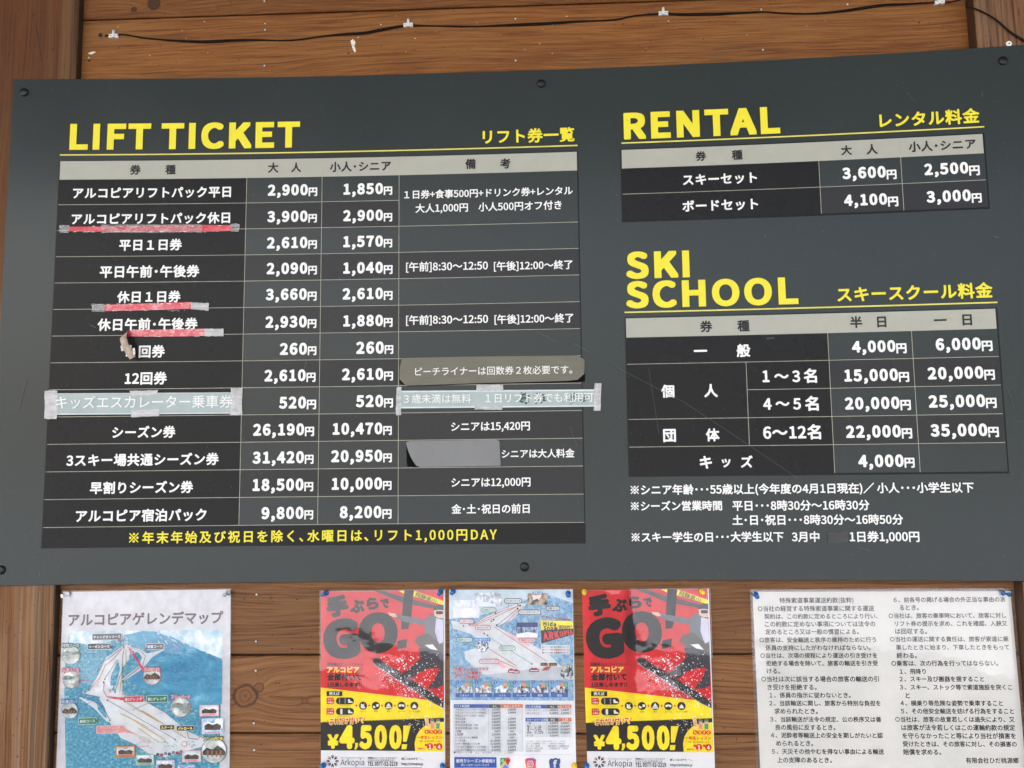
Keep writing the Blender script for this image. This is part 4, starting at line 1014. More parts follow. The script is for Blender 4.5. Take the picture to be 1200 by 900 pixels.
# --- blue map leaflet with price tables
def leaflet():
    A, B = ZB((520, 680, 7.059)), ZB((520, 790, 7.059))
    root = empty('map_leaflet', wbase(600, 906), 'blue and white leaflet of ski course map and small price tables between two red posters', 'leaflet')
    sheet(root, (528, 691.5), (671, 690.5), (527.6, 908), (675.4, 908), grow=1.4, lam=M_LAMF)
    BL = two_tone('leaflet_forest_blue', G(84, 138, 176), G(168, 196, 212), 150, .35, .66, (1, 1, 1), third=(.72, G(120, 164, 194)), dist=.9)
    WH, RD, OR, GN, BK = ink(214, 217, 220), ink(206, 44, 44), ink(204, 110, 70), ink(70, 150, 110), ink(30, 30, 32)
    m = MB(); poly(m, WALL, [A(46, 78), A(1066, 74), B(1076, 218), B(56, 212)], BL, LI[0])
    poly(m, WALL, [A(*p) for p in [(46, 78), (1066, 74), (1070, 190), (960, 150), (860, 120), (760, 130), (600, 190), (420, 260), (250, 300), (46, 320)]], ink(196, 210, 218), LI[1])
    poly(m, WALL, [A(60, 330), A(240, 370), A(330, 310), A(480, 240), A(620, 190), A(690, 190), A(560, 330), A(430, 380), A(640, 480), A(860, 600), A(960, 700), B(1070, 20), B(820, 45), B(560, 50), B(320, -5), A(180, 650), A(170, 590), A(260, 560), A(320, 510), A(220, 440), A(80, 400)], WH, LI[2])
    poly(m, WALL, [B(330, 5), B(560, 48), B(820, 48), B(1072, 42), B(1072, -45), B(900, -70), B(700, -40)], ink(190, 194, 198), LI[3])
    child(m, 'map_artwork', root)
    m = MB(); K = LI[4]
    for pts in ([(220, 375), (480, 255), (640, 205)], [(480, 375), (660, 212)], [(420, 385), (850, 665)], [(375, 565), (600, 705)], [(470, 665), (580, 715)], [(235, 378), (430, 300), (620, 210)]): line(m, WALL, [A(*p) for p in pts], .7, OR, K)
    line(m, WALL, [A(362, 460), A(730, 690)], .5, GN, K + .0001); line(m, WALL, [A(440, 370), A(612, 235)], .5, BK, K + .0001); line(m, WALL, [A(545, 170), A(530, 230)], .4, BK, K); line(m, WALL, [A(810, 235), A(860, 228)], .4, BK, K)
    poly(m, WALL, [A(510, 420), A(560, 440), A(720, 530), A(700, 545)], ink(240, 180, 184), K); poly(m, WALL, [A(430, 690), A(470, 680), A(530, 715), A(490, 725)], ink(240, 180, 184), K)
    for x, y, c2 in ((632, 208, BK), (612, 232, BK), (414, 324, BK), (440, 368, BK), (428, 270, RD), (395, 335, RD), (336, 438, RD), (216, 364, RD), (614, 202, GN), (380, 276, GN), (165, 374, GN), (362, 452, GN), (260, 545, GN), (728, 688, GN)): disc(m, WALL, *A(x, y), 1.1, c2, K + .0002, n=12)
    child(m, 'course_lines', root)
    m = MB(); K = LI[5]
    for x0, y0, x1, y1, s, c2 in ((505, 152, 645, 185, 'リーゼンコース', BK), (850, 215, 958, 244, '深雪コース', BK), (622, 246, 800, 278, 'チャンピオンコース', BK), (318, 228, 432, 258, '林間コース', GN), (132, 322, 246, 352, '山頂コース', RD), (264, 372, 386, 405, '第2ゲレンデ', RD), (112, 474, 236, 505, '森林コース', GN), (465, 542, 590, 574, '第1ゲレンデ', GN), (298, 652, 456, 684, 'キッズゲレンデ', RD), (626, 478, 760, 506, '雪遊びひろば', RD)):
        r = (y1 - y0) / 2 / 7.06; rrect(m, WALL, *A(x0 - 5, y0 - 5), *A(x1 + 5, y1 + 5), r + .6, c2, K); rrect(m, WALL, *A(x0, y0), *A(x1, y1), r, WH, K + .0002)
        T(m, WALL, s, A(x0 + 12, 0)[0], A(x1 - 12, 0)[0], A(0, (y0 + y1) / 2)[1], c2, K + .0004, w=.02, n=4)
    for x0, x1, s in ((800, 860, 'スクール'), (870, 938, 'パトロール')): rrect(m, WALL, *A(x0, 680), *A(x1, 704), .8, BK, K); T(m, WALL, s, A(x0 + 6, 0)[0], A(x1 - 6, 0)[0], A(0, 692)[1], ink(250, 220, 60), K + .0003)
    child(m, 'course_label', root)
    PH = [('snow', (262, 100, 482, 215), G(150, 156, 160), G(232, 236, 242)), ('snow', (80, 160, 298, 308), G(196, 200, 210), G(230, 232, 238)), ('night', (694, 104, 860, 200), G(24, 24, 24), G(190, 170, 150)), ('pines', (600, 345, 780, 472), G(34, 48, 70), G(180, 200, 226))]
    for i, (nm, (x0, y0, x1, y1), ca, cb) in enumerate(PH):
        m = MB(); mt = two_tone('photo_print', ca, cb, 170, .38, .62, (1, 1, .6), detail=6)
        rrect(m, WALL, *A(x0, y0), *A(x1, y1), 1.6, mt, LI[6])
        if i == 0: poly(m, WALL, [A(265, 212), A(268, 170), A(360, 178), A(430, 200), A(440, 214)], ink(228, 230, 240), LI[7])
        if i == 1: poly(m, WALL, [A(82, 240), A(180, 230), A(296, 222), A(296, 290), A(180, 300), A(82, 306)], ink(232, 230, 238), LI[7])
        if i == 2: poly(m, WALL, [A(730, 120), A(810, 118), A(790, 160), A(770, 150), A(740, 165)], ink(226, 214, 200), LI[7])
        if i == 3: rrect(m, WALL, *A(602, 346), *A(778, 384), .8, ink(38, 60, 120), LI[7]); poly(m, WALL, [A(602, 440), A(700, 424), A(778, 440), A(776, 470), A(604, 470)], ink(232, 234, 246), LI[7])
        child(m, 'printed_photo', root)
    m = MB(); disc(m, WALL, *A(322, 540), 7.4, two_tone('photo_spots', G(60, 70, 90), G(236, 240, 244), 260, .4, .6), LI[6]); rrect(m, WALL, *A(256, 474), *A(388, 502), 1.2, ink(60, 150, 210), LI[7]); T(m, WALL, '映え撮スポット', A(264, 0)[0], A(380, 0)[0], A(0, 488)[1], WH, LI[8], w=.03, n=4)
    disc(m, WALL, *B(1018, -12), 7.6, two_tone('photo_hut', G(30, 34, 40), G(210, 216, 220), 200, .42, .6), LI[6]); T(m, WALL, 'チケット', A(968, 0)[0], A(1060, 0)[0], A(0, 708)[1], ink(250, 220, 60), LI[8], w=.06, n=4); rrect(m, WALL, *A(735, 92), *A(818, 112), 1, ink(60, 150, 210), LI[7]); T(m, WALL, '深雪の森', A(742, 0)[0], A(812, 0)[0], A(0, 102)[1], WH, LI[8], n=4, w=.02)
    for x, y in ((560, -28), (600, -22), (735, -35), (760, -34)): poly(m, WALL, [B(x - 30, y + 12), B(x - 28, y - 10), B(x, y - 24), B(x + 28, y - 8), B(x + 28, y + 12)], ink(170, 40, 56), LI[6]); rrect(m, WALL, *B(x - 20, y - 4), *B(x + 20, y + 4), .3, WH, LI[7])
    poly(m, WALL, [A(810, 745), A(840, 712), A(890, 705), A(870, 735), A(850, 742)], ink(190, 60, 70), LI[6])
    child(m, 'map_picture', root)
    m = MB()
    poly(m, WALL, [A(798, 328), A(1068, 338), A(1070, 396), A(806, 412)], ink(246, 224, 40), LI[5]); poly(m, WALL, [A(806, 410), A(1070, 396), A(1072, 445), A(808, 520)], BK, LI[5])
    T(m, WALL, 'Hida', A(824, 0)[0], A(930, 0)[0], A(0, 356)[1], BK, LI[6], w=.06, y1=A(0, 362)[1], n=4); T(m, WALL, 'Takayama', A(945, 0)[0], A(1062, 0)[0], A(0, 374)[1], BK, LI[6], w=.04, y1=A(0, 376)[1], n=4)
    T(m, WALL, 'Snow', A(826, 0)[0], A(942, 0)[0], A(0, 392)[1], BK, LI[6], w=.06, y1=A(0, 392)[1], n=4); T(m, WALL, 'Resort', A(955, 0)[0], A(1045, 0)[0], A(0, 392)[1], BK, LI[6], w=.04, y1=A(0, 388)[1], n=4)
    T(m, WALL, 'ARK', A(822, 0)[0], A(955, 0)[0], A(0, 463)[1], ink(222, 46, 50), LI[6], w=.06, y1=A(0, 445)[1], h=9.5); T(m, WALL, 'OPIA', A(960, 0)[0], A(1068, 0)[0], A(0, 443)[1], ink(222, 46, 50), LI[6], w=.06, y1=A(0, 422)[1], h=6.5)
    T(m, WALL, '初心者コースなら西日本最大級！', A(812, 0)[0], A(1052, 0)[0], A(0, 296)[1], RD, LI[6], w=.03, y1=A(0, 326)[1], n=4)
    child(m, 'resort_logo', root)
    m = MB(); rrect(m, WALL, *A(805, 532), *A(1042, 610), .6, WH, LI[4])
    for y, c2, s in ((549, GN, '初心者向けコース'), (572, RD, '中級者向けコース'), (596, BK, '上級者向けコース')):
        line(m, WALL, [A(820, y), A(895, y)], .4, c2, LI[5]); disc(m, WALL, *A(820, y), .9, c2, LI[6], n=10); disc(m, WALL, *A(895, y), .9, c2, LI[6], n=10); T(m, WALL, s, A(910, 0)[0], A(1032, 0)[0], A(0, y)[1], c2, LI[6], w=.03, n=4)
    child(m, 'map_legend', root)
    m = MB()
    for y, s, x1 in ((730, '充実のレストハウスで', 376), (762, 'おいしくお食事や', 318)): T(m, WALL, s, A(88, 0)[0], A(x1, 0)[0], A(0, y)[1], WH, LI[5], w=.12); T(m, WALL, s, A(92, 0)[0], A(x1 - 4, 0)[0], A(0, y)[1], RD, LI[7], w=.03)
    T(m, WALL, 'ゆっくり休憩を!!', B(88, 0)[0], B(306, 0)[0], B(0, 20)[1], WH, LI[5], w=.12); T(m, WALL, 'ゆっくり休憩を!!', B(92, 0)[0], B(302, 0)[0], B(0, 20)[1], RD, LI[7], w=.03)
    child(m, 'slogan_lettering', root)
    for i, (x, s) in enumerate(((102, 'スタルト'), (260, '大治郎'), (415, 'ハミル'), (572, 'ディーゼ'), (728, '喫茶'), (886, '宿泊'))):
        m = MB(); rrect(m, WALL, *B(x, 60), *B(x + 142, 188), .6, ink(44, 92, 168), LI[4]); mt = two_tone('photo_print', [G(90, 110, 90), G(120, 96, 80), G(70, 120, 120), G(40, 44, 60), G(60, 60, 74), G(36, 44, 60)][i], G(236, 238, 242), 190, .42, .60, (1, 1, .7), detail=6)
        poly(m, WALL, [B(x + 4, 62), B(x + 138, 62), B(x + 138, 105), B(x + 4, 105)], ink(120, 168, 206), LI[5]); poly(m, WALL, [B(x + 4, 150), B(x + 4, 110), B(x + 40, 100), B(x + 66, 84), B(x + 100, 98), B(x + 138, 104), B(x + 138, 150)], mt, LI[6])
        rrect(m, WALL, *B(x + 76, 66), *B(x + 106, 98), .3, ink(232, 146, 96), LI[7]); rrect(m, WALL, *B(x + 110, 66), *B(x + 132, 98), .3, ink(110, 180, 110), LI[7]); disc(m, WALL, *B(x + 12, 62), 2.0, ink(44, 92, 168), LI[7]); T(m, WALL, str(i + 1), B(x + 7, 0)[0], B(x + 17, 0)[0], B(0, 62)[1], WH, LI[8], w=.04, n=4)
        T(m, WALL, s, B(x + 71 - 10 * len(s), 0)[0], B(x + 71 + 10 * len(s), 0)[0], B(0, 172)[1], WH, LI[6], w=.02, n=4)
        child(m, 'rest_house_panel', root)
    BLU, DK, ORG, GY = ink(40, 86, 170), ink(62, 62, 66), ink(216, 118, 62), ink(214, 216, 218)
    TX = ink(60, 62, 66)
    def small(x0, y0, x1, y1, hd, rows_, c1, c2, title, ncol):
        m = MB(); rrect(m, WALL, *B(x0, y0), *B(x1, y1), .2, ink(160, 162, 166), LI[1]); rrect(m, WALL, *B(x0 + 2, y0 + 2), *B(x1 - 2, y1 - 2), .2, WH, LI[2])
        poly(m, WALL, [B(x0, y0), B(c1, y0), B(c1, hd), B(x0, hd)], BLU, LI[4]); poly(m, WALL, [B(c1 + 1, y0), B(c2, y0), B(c2, hd), B(c1 + 1, hd)], DK, LI[4]); poly(m, WALL, [B(c2 + 1, y0), B(x1, y0), B(x1, hd), B(c2 + 1, hd)], ORG, LI[4])
        yc = (y0 + hd) / 2
        T(m, WALL, title, B(x0 + 10, 0)[0], B(x0 + 10 + 20 * len(title), 0)[0], B(0, yc)[1], WH, LI[5], w=.03, n=4)
        T(m, WALL, ncol[0], B((c1 + c2) / 2 - 18, 0)[0], B((c1 + c2) / 2 + 18, 0)[0], B(0, yc)[1], WH, LI[5], w=.03, n=4); T(m, WALL, ncol[1], B((c2 + x1) / 2 - 11 * len(ncol[1]), 0)[0], B((c2 + x1) / 2 + 11 * len(ncol[1]), 0)[0], B(0, yc)[1], WH, LI[5], w=.03, n=4)
        st = (y1 - hd) / len(rows_)
        for k, (nm, p, q) in enumerate(rows_):
            y = hd + st * (k + .5)
            if k % 2 == 0: poly(m, WALL, [B(x0 + 2, y - st / 2), B(x1 - 2, y - st / 2), B(x1 - 2, y + st / 2), B(x0 + 2, y + st / 2)], GY, LI[3])
            T(m, WALL, nm, B(x0 + 12, 0)[0], B(x0 + 12 + 17 * len(nm), 0)[0], B(0, y)[1], TX, LI[4], w=.01, n=4)
            if p: T(m, WALL, p + '円', B(c2 - 12 - 12.5 * len(p), 0)[0], B(c2 - 6, 0)[0], B(0, y)[1], TX, LI[4], w=.03, n=4)
            if q: T(m, WALL, q + '円', B((c2 + x1) / 2 - 6.5 * len(q), 0)[0], B((c2 + x1) / 2 + 6.5 * len(q), 0)[0], B(0, y)[1], TX, LI[4], w=.03, n=4)
        for x in (c1, c2): line(m, WALL, [B(x, hd), B(x, y1)], .25, ink(150, 152, 156), LI[5])
        child(m, 'price_table', root)
    small(84, 246, 656, 636, 276, [('アルコピアリフトパック(平日)', '2,900', '1,850'), ('アルコピアリフトパック(休日)', '3,900', '2,900'), ('平日1日ナイト(平日・休日)', '4,500', ''), ('平日1日券', '2,610', '1,570'), ('休日1日券', '3,660', '2,610'), ('平日半日券 AM・PM', '2,090', '1,040'), ('休日半日券 AM・PM', '2,930', '1,880'), ('1回券', '260', '260'), ('12回券', '2,610', '2,610'), ('ムービングベルト乗車券', '520', '520'), ('シーズン券', '26,190', '10,470'), ('3スキー場共通シーズン券', '31,420', '20,950'), ('アルコピア宿泊パック(1日券)', '9,800', '8,200'), ('アルコピア宿泊パック(2日券)', '8,200', '6,600')], 372, 472, 'リフト料金表', ('大人', '小人・シニア'))
    small(676, 250, 1056, 332, 280, [('スキーセット', '3,600', '2,500'), ('ボードセット', '4,100', '3,000')], 848, 948, 'レンタル料金', ('大人', '小人・シニア'))
    small(676, 358, 1056, 518, 388, [('一般', '4,000', '6,000'), ('個人　1～3名', '15,000', '20,000'), ('　　　4～5名', '20,000', '25,000'), ('団体　6～12名', '22,000', '35,000'), ('キッズ', '4,000', '')], 850, 950, 'スキースクール料金', ('半日', '1日'))
    m = MB()
    for k, (s, x1) in enumerate((('※シニア年齢・・・55歳以上（今年度の4月1日現在）／小人・・・小学生以下', 1010), ('※シーズン営業時間　平日・・・8時30分～16時30分', 1002), ('土・日・祝日・・・8時30分～16時50分', 1040), ('※スキー学生の日・・・大学生以下　3月中', 1026), ('1日券1,000円', 996))): T(m, WALL, s, B(678, 0)[0], B(x1 if k < 4 else 800, 0)[0], B(0, 552 + 20 * k)[1], TX, LI[2])
    T(m, WALL, '■早割シーズン券　大人・18,500円　シニア・12,000円', B(84, 0)[0], B(576, 0)[0], B(0, 645)[1], TX, LI[2]); line(m, WALL, [B(90, 668), B(1056, 662)], .25, ink(170, 172, 176), LI[2])
    child(m, 'note_lettering', root)
    m = MB(); poly(m, WALL, [B(88, 682), B(436, 684), B(438, 768), B(88, 768)], BLU, LI[2]); poly(m, WALL, [B(88, 770), B(438, 770), B(438, 830), B(88, 830)], ink(70, 140, 210), LI[2])
    T(m, WALL, '前売りシーズン券販売!!', B(104, 0)[0], B(424, 0)[0], B(0, 714)[1], WH, LI[3], w=.05); T(m, WALL, '詳しくはホームページにて', B(146, 0)[0], B(376, 0)[0], B(0, 748)[1], WH, LI[3], w=.02); child(m, 'season_ticket_banner', root)
    # map, camera and thumb-f emblems
    m = MB(); c = lambda x, y: B(x, y)
    poly(m, WALL, [c(470, 690), c(520, 690), c(468, 762)], ink(66, 140, 236), LI[2]); poly(m, WALL, [c(468, 690), c(522, 690), c(500, 722), c(468, 760)], ink(50, 160, 90), LI[3]); poly(m, WALL, [c(520, 712), c(545, 740), c(545, 775), c(500, 775)], ink(200, 205, 210), LI[2]); poly(m, WALL, [c(468, 772), c(500, 738), c(545, 775)], ink(66, 140, 236), LI[4]); poly(m, WALL, [c(468, 766), c(518, 705), c(528, 722), c(476, 776)], ink(248, 206, 60), LI[5])
    disc(m, WALL, *c(530, 708), 3.2, ink(224, 66, 54), LI[6]); poly(m, WALL, [c(510, 718), c(550, 718), c(530, 752)], ink(224, 66, 54), LI[6]); disc(m, WALL, *c(530, 708), 1.2, ink(140, 34, 30), LI[7]); T(m, WALL, 'G', c(478, 0)[0], c(498, 0)[0], c(0, 710)[1], WH, LI[6], w=.05); child(m, 'map_emblem', root)
    m = MB(); t = NT('print_sunset_gradient'); tc = t.n('ShaderNodeSeparateXYZ', {0: t.obj()}); x0_, y0_ = WALL.xy(*c(672, 776)); x1_, y1_ = WALL.xy(*c(764, 690))
    f = t.n('ShaderNodeMapRange', {0: t.math('ADD', tc.outputs[2], t.math('MULTIPLY', tc.outputs[0], .5)), 1: y0_ + H0 + x0_ * .5, 2: y1_ + H0 + x1_ * .5}).outputs[0]
    t.set(t.p.inputs['Base Color'], t.ramp(f, [(0, G(236, 170, 80)), (.35, G(222, 90, 70)), (.65, G(190, 50, 110)), (1, G(110, 60, 150))])); t.p.inputs['Roughness'].default_value = .6
    pts = [c(676 + random.uniform(-4, 4), y) for y in (775, 745, 720, 700)] + [c(x, 690 + random.uniform(-3, 6)) for x in (695, 715, 740)] + [c(762 + random.uniform(-4, 4), y) for y in (705, 735, 760, 775)]; poly(m, WALL, pts, t.m, LI[2])
    rrect(m, WALL, *c(694, 712), *c(742, 762), 1.8, WH, LI[3]); rrect(m, WALL, *c(700, 718), *c(736, 756), 1.2, ink(206, 70, 100), LI[4]); disc(m, WALL, *c(718, 737), 1.7, WH, LI[5]); disc(m, WALL, *c(718, 737), 1.05, ink(206, 70, 100), LI[6]); disc(m, WALL, *c(730, 724), .4, WH, LI[5]); child(m, 'camera_emblem', root)
    m = MB(); pts = [c(878, 775), c(874, 745), c(870, 715), c(884, 694), c(905, 698), c(925, 688), c(942, 696), c(960, 694), c(966, 718), c(958, 745), c(962, 775)]; poly(m, WALL, pts, ink(46, 70, 140), LI[2]); T(m, WALL, 'f', c(904, 0)[0], c(938, 0)[0], c(0, 740)[1], WH, LI[3], w=.06, h=8.5); child(m, 'letter_emblem', root)
    return root
leaflet()

# --- white course map poster
def course_map():
    A, B = ZB((60, 680, 5.217)), ZB((60, 780, 5.217))
    root = empty('course_map', wbase(170, 920), 'laminated white poster with large blue ski slope map at the lower left', 'poster')
    sheet(root, (74.5, 693.5), (270.5, 690.5), (65, 925), (269, 925), ink(206, 205, 207), grow=1.8)
    SKY = two_tone('map_mountain_blue', G(40, 126, 166), G(80, 160, 188), 24, .36, .60, (1, 1, 1.7), detail=9, third=(.72, G(150, 196, 206)), dist=.8)
    FOR = two_tone('map_forest_blue', G(46, 130, 162), G(98, 168, 184), 200, .40, .60, (1, 1, 1.2), detail=6, third=(.70, G(200, 208, 192)))
    FRN = two_tone('map_far_range', G(150, 188, 202), G(222, 226, 228), 70, .38, .6, (1, 1, .7), detail=6)
    WH, BK, RD, GN, OR, GY = ink(212, 215, 217), ink(34, 36, 40), ink(206, 46, 78), ink(30, 126, 84), ink(206, 170, 104), ink(72, 76, 82)
    m = MB()
    poly(m, WALL, [A(115, 310), A(1048, 303), B(1030, 640), B(92, 640), A(80, 560)], FOR, LI[0])
    poly(m, WALL, [A(115, 310), A(1048, 303), A(1048, 480), A(900, 420), A(740, 345), A(600, 315), A(460, 330), A(300, 400), A(112, 380)], FRN, LI[1])
    poly(m, WALL, [A(440, 340), A(560, 308), A(640, 312), A(740, 350), A(860, 410), A(950, 450), A(1048, 492), B(1046, 230), B(960, 262), B(880, 255), B(700, 200), B(470, 90), A(590, 420)], SKY, LI[2])
    rnd = random.Random(5)
    for _ in range(60):
        x = rnd.uniform(130, 1040); y = rnd.uniform(318, 360) + max(0, (x - 600)) * .22 * rnd.random(); L = rnd.uniform(8, 34)
        line(m, WALL, [A(x, y), A(x + L * .55, y + L * .7)], rnd.uniform(.3, .9), WH, LI[3] + _ * 2e-6)
    for _ in range(70):
        x, y = rnd.uniform(560, 1030), rnd.uniform(360, 560); L = rnd.uniform(6, 26)
        if y < 330 + (x - 560) * .32: continue
        line(m, WALL, [A(x, y), A(x + L, y + L * .5 * rnd.uniform(-.5, 1))], rnd.uniform(.3, .8), rnd.choice((ink(70, 150, 190), ink(24, 100, 150), ink(130, 190, 212))), LI[3] + _ * 2e-6)
    LB, DB = ink(130, 180, 198), ink(30, 100, 140)
    for q in range(260):
        x = rnd.uniform(500, 1040); top = 320 + max(0, x - 640) * .40 + 8; y = rnd.uniform(top, 650); L = rnd.uniform(5, 20); sl = rnd.uniform(.25, .8)
        if x < 600 and y > 420: continue
        line(m, WALL, [A(x, y), A(x + L, y + L * sl)], rnd.uniform(.25, .6), LB if rnd.random() < .55 else DB, LI[3] + .0001 + q * 5e-7)
    for q in range(420):
        x, y = rnd.uniform(95, 560), rnd.uniform(520, 1140); L = rnd.uniform(2, 6)
        if x > 250 and y < 900 and x > 330 - (y - 600) * .2: continue
        line(m, WALL, [A(x, y), A(x + L * .6, y - L)], rnd.uniform(.3, .6), LB, LI[3] + q * 2e-7)
    child(m, 'map_artwork', root)
    m = MB(); K = LI[4]
    # ski runs
    poly(m, WALL, [A(448, 398), A(490, 395), B(480, -40), B(440, 10), B(440, 175), B(560, 205), B(700, 285), B(840, 400), B(930, 440), B(1005, 475), B(880, 505), B(700, 555), B(600, 535), B(520, 480), B(430, 440), B(370, 360), B(330, 250), B(290, 185), B(190, 165), B(240, 140), B(290, 60), A(340, 470), A(400, 430)], WH, K)
    poly(m, WALL, [A(470, 400), A(560, 425), A(590, 445), A(700, 420), A(620, 470), B(560, 20), B(445, 95), B(440, 80), B(540, 0), A(560, 470), A(540, 440), A(480, 420)], WH, K + .0001)
    poly(m, WALL, [B(170, 185), B(240, 205), B(300, 240), B(360, 320), B(375, 345), B(345, 340), B(270, 260), B(190, 205)], WH, K + .0001)
    poly(m, WALL, [B(285, 230), B(320, 260), B(350, 318), B(330, 312), B(290, 262)], FOR, K + .0003)
    poly(m, WALL, [B(370, 60), B(415, -40), B(425, 20), B(400, 120), B(365, 120)], FOR, K + .0003); poly(m, WALL, [B(375, 150), B(390, 110), B(398, 150)], FOR, K + .0004)
    poly(m, WALL, [B(195, 195), B(235, 180), B(270, 190), B(272, 210), B(230, 212)], FOR, K + .0003)
    blob(m, WALL, *B(580, 450), 9, 3.5, ink(196, 190, 188), K + .0003, rot=.4, j=.2); blob(m, WALL, *B(520, 425), 3, 2, ink(226, 210, 204), K + .0003)
    child(m, 'ski_run', root)
    m = MB(); K = LI[6]
    for pts, w, c2 in (([A(450, 405), A(400, 440), A(350, 480), A(300, 510), A(292, 550)], .5, BK), ([A(450, 400), A(395, 470), B(335, 0), B(310, 60), B(240, 145)], .6, RD), ([A(452, 410), A(440, 480), B(440, 20), B(395, 158)], .5, BK), ([A(470, 405), A(550, 430), A(582, 460), A(570, 500), A(556, 560)], .5, ink(60, 60, 110)), ([B(555, 0), B(440, 92)], .7, BK), ([B(330, 95), B(325, 150), B(345, 185), B(450, 195)], .7, RD), ([B(350, 208), B(540, 318), B(765, 448)], .5, GY), ([B(335, 75), B(410, -40)], .5, BK), ([B(240, 145), B(170, 185), B(220, 195), B(300, 230), B(365, 325)], .6, ink(40, 110, 170)), ([B(160, 275), B(215, 235), B(300, 195)], .5, ink(40, 120, 190)), ([B(180, 90), B(245, 88)], .6, RD), ([B(500, 270), B(600, 225)], .5, GN), ([B(640, 298), B(760, 258)], .5, ink(226, 160, 160)), ([B(835, 395), B(845, 440), B(900, 448)], .5, BK), ([A(180, 446), A(300, 443)], .5, GN), ([B(520, 495), B(600, 488)], .5, RD), ([B(905, 360), B(935, 300)], .5, RD), ([B(900, 445), B(930, 415)], .5, RD)): line(m, WALL, pts, w, c2, K); K += .00002
    for pts in ([B(285, 120), B(340, -20)], [A(462, 415), A(462, 520)], [B(425, 160), B(440, 30)], [B(470, 225), B(660, 340)], [B(430, 290), B(600, 375)], [B(540, 380), B(660, 465)], [B(560, 270), B(830, 440)], [B(475, 310), B(700, 450)]): line(m, WALL, pts, .8, OR, K); K += .00002
    poly(m, WALL, [A(478, 415), A(490, 410), A(575, 545), A(570, 560)], ink(206, 70, 120), K)
    for x, y, c2 in ((292, 30, BK), (335, 80, BK), (327, 98, BK), (240, 145, BK), (215, 158, BK), (300, 190, ink(40, 110, 170)), (350, 208, BK), (397, 158, BK), (445, 90, BK), (365, 330, GN), (763, 448, BK), (268, 190, ink(40, 110, 170))): disc(m, WALL, *B(x, y), .95, c2, K + .0001, n=12)
    disc(m, WALL, *A(450, 405), 1.0, BK, K + .0001, n=12)
    disc(m, WALL, *B(820, 474), 3.2, RD, K); disc(m, WALL, *B(820, 474), 2.7, WH, K + .0001)
    for x, y in ((466, -207 + 0), (366, 150)):
        p = B(x, y) if y > 0 else A(466, 382)
        rrect(m, WALL, p[0] - 2, p[1] - 2.6, p[0] + 2, p[1] + 2.6, .4, WH, K); disc(m, WALL, p[0] - .8, p[1] - 1.4, .6, RD, K + .0001, n=8); line(m, WALL, [(p[0] - .8, p[1] - 1), (p[0] - .8, p[1] + 2)], .7, RD, K + .0001); disc(m, WALL, p[0] + .9, p[1] - 1.4, .6, GY, K + .0001, n=8); line(m, WALL, [(p[0] + .9, p[1] - 1), (p[0] + .9, p[1] + 2)], .7, GY, K + .0001)
    child(m, 'course_lines', root)
    m = MB(); TI = ink(78, 58, 66)
    T(m, WALL, 'アルコピアゲレンデマップ', A(108, 0)[0], A(1055, 0)[0], A(0, 243)[1], TI, LI[1], w=.03, y1=A(0, 226)[1]); child(m, 'title_lettering', root)
    def lab(x0, y0, x1, y1, s, bg, fg, F=B, sk=-.02, s2=None, tail=None):
        m = MB(); a, b = F(x0, y0), F(x1, y1); rrect(m, WALL, a[0] - .5, a[1] - .5, b[0] + .5, b[1] + .5, 1.4, ink(224, 228, 226), LI[8], sk); rrect(m, WALL, *a, *b, 1.1, bg, LI[8] + .0002, sk)
        yc = (y0 + y1) / 2
        if s2:
            T(m, WALL, s, F(x0 + 22, 0)[0], F(x1 - 22, 0)[0], F(0, yc - 14)[1], fg, LI[9] + .0002, w=.03, n=4); T(m, WALL, s2, F(x0 + 40, 0)[0], F(x1 - 40, 0)[0], F(0, yc + 12)[1], fg, LI[9] + .0002, w=.03, n=4)
        else: T(m, WALL, s, F(x0 + 7, 0)[0], F(x1 - 7, 0)[0], F(0, yc)[1] + .2, fg, LI[9] + .0002, w=.045, y1=F(0, yc)[1] - .6)
        if tail: poly(m, WALL, [F(*p) for p in tail], bg, LI[8] + .0001)
        child(m, 'course_label', root)
    lab(260, 326, 437, 362, 'チャンピオンコース', GY, WH, A, tail=[(412, 355), (432, 355), (438, 398)]); lab(232, 386, 372, 420, 'リーゼンコース', GY, WH, A, tail=[(355, 405), (372, 400), (392, 424)]); lab(588, 385, 694, 420, '深雪コース', GY, WH, A, tail=[(590, 405), (600, 418), (572, 430)])
    lab(450, 185, 572, 220, '第2ゲレンデ', RD, WH, tail=[(452, 190), (452, 210), (345, 192)]); lab(590, 182, 718, 220, '第1ゲレンデ', GN, WH); lab(176, 318, 284, 354, '森林コース', GN, WH, tail=[(276, 326), (284, 345), (305, 320)]); lab(285, 366, 452, 410, 'キッズゲレンデ', ink(226, 150, 148), WH, s2='ちびっこ広場', tail=[(445, 376), (450, 400), (522, 415)])
    lab(672, 360, 758, 388, 'スクール', BK, ink(246, 232, 140)); lab(774, 366, 878, 394, 'パトロール', BK, ink(246, 232, 140))
    PHT = [two_tone('photo_print', G(150, 160, 154), G(222, 226, 222), 60, .35, .65), two_tone('photo_print', G(128, 140, 134), G(226, 230, 226), 50, .4, .6), two_tone('photo_print', G(50, 44, 42), G(232, 222, 206), 130, .42, .6, detail=6), two_tone('photo_print', G(110, 150, 190), G(240, 240, 240), 100, .4, .6, detail=6)]
    M_HUT = two_tone('photo_hut_wood', G(40, 38, 40), G(96, 84, 76), 120, .35, .65); M_TREES = two_tone('photo_far_trees', G(96, 112, 104), G(168, 176, 172), 120, .35, .65)
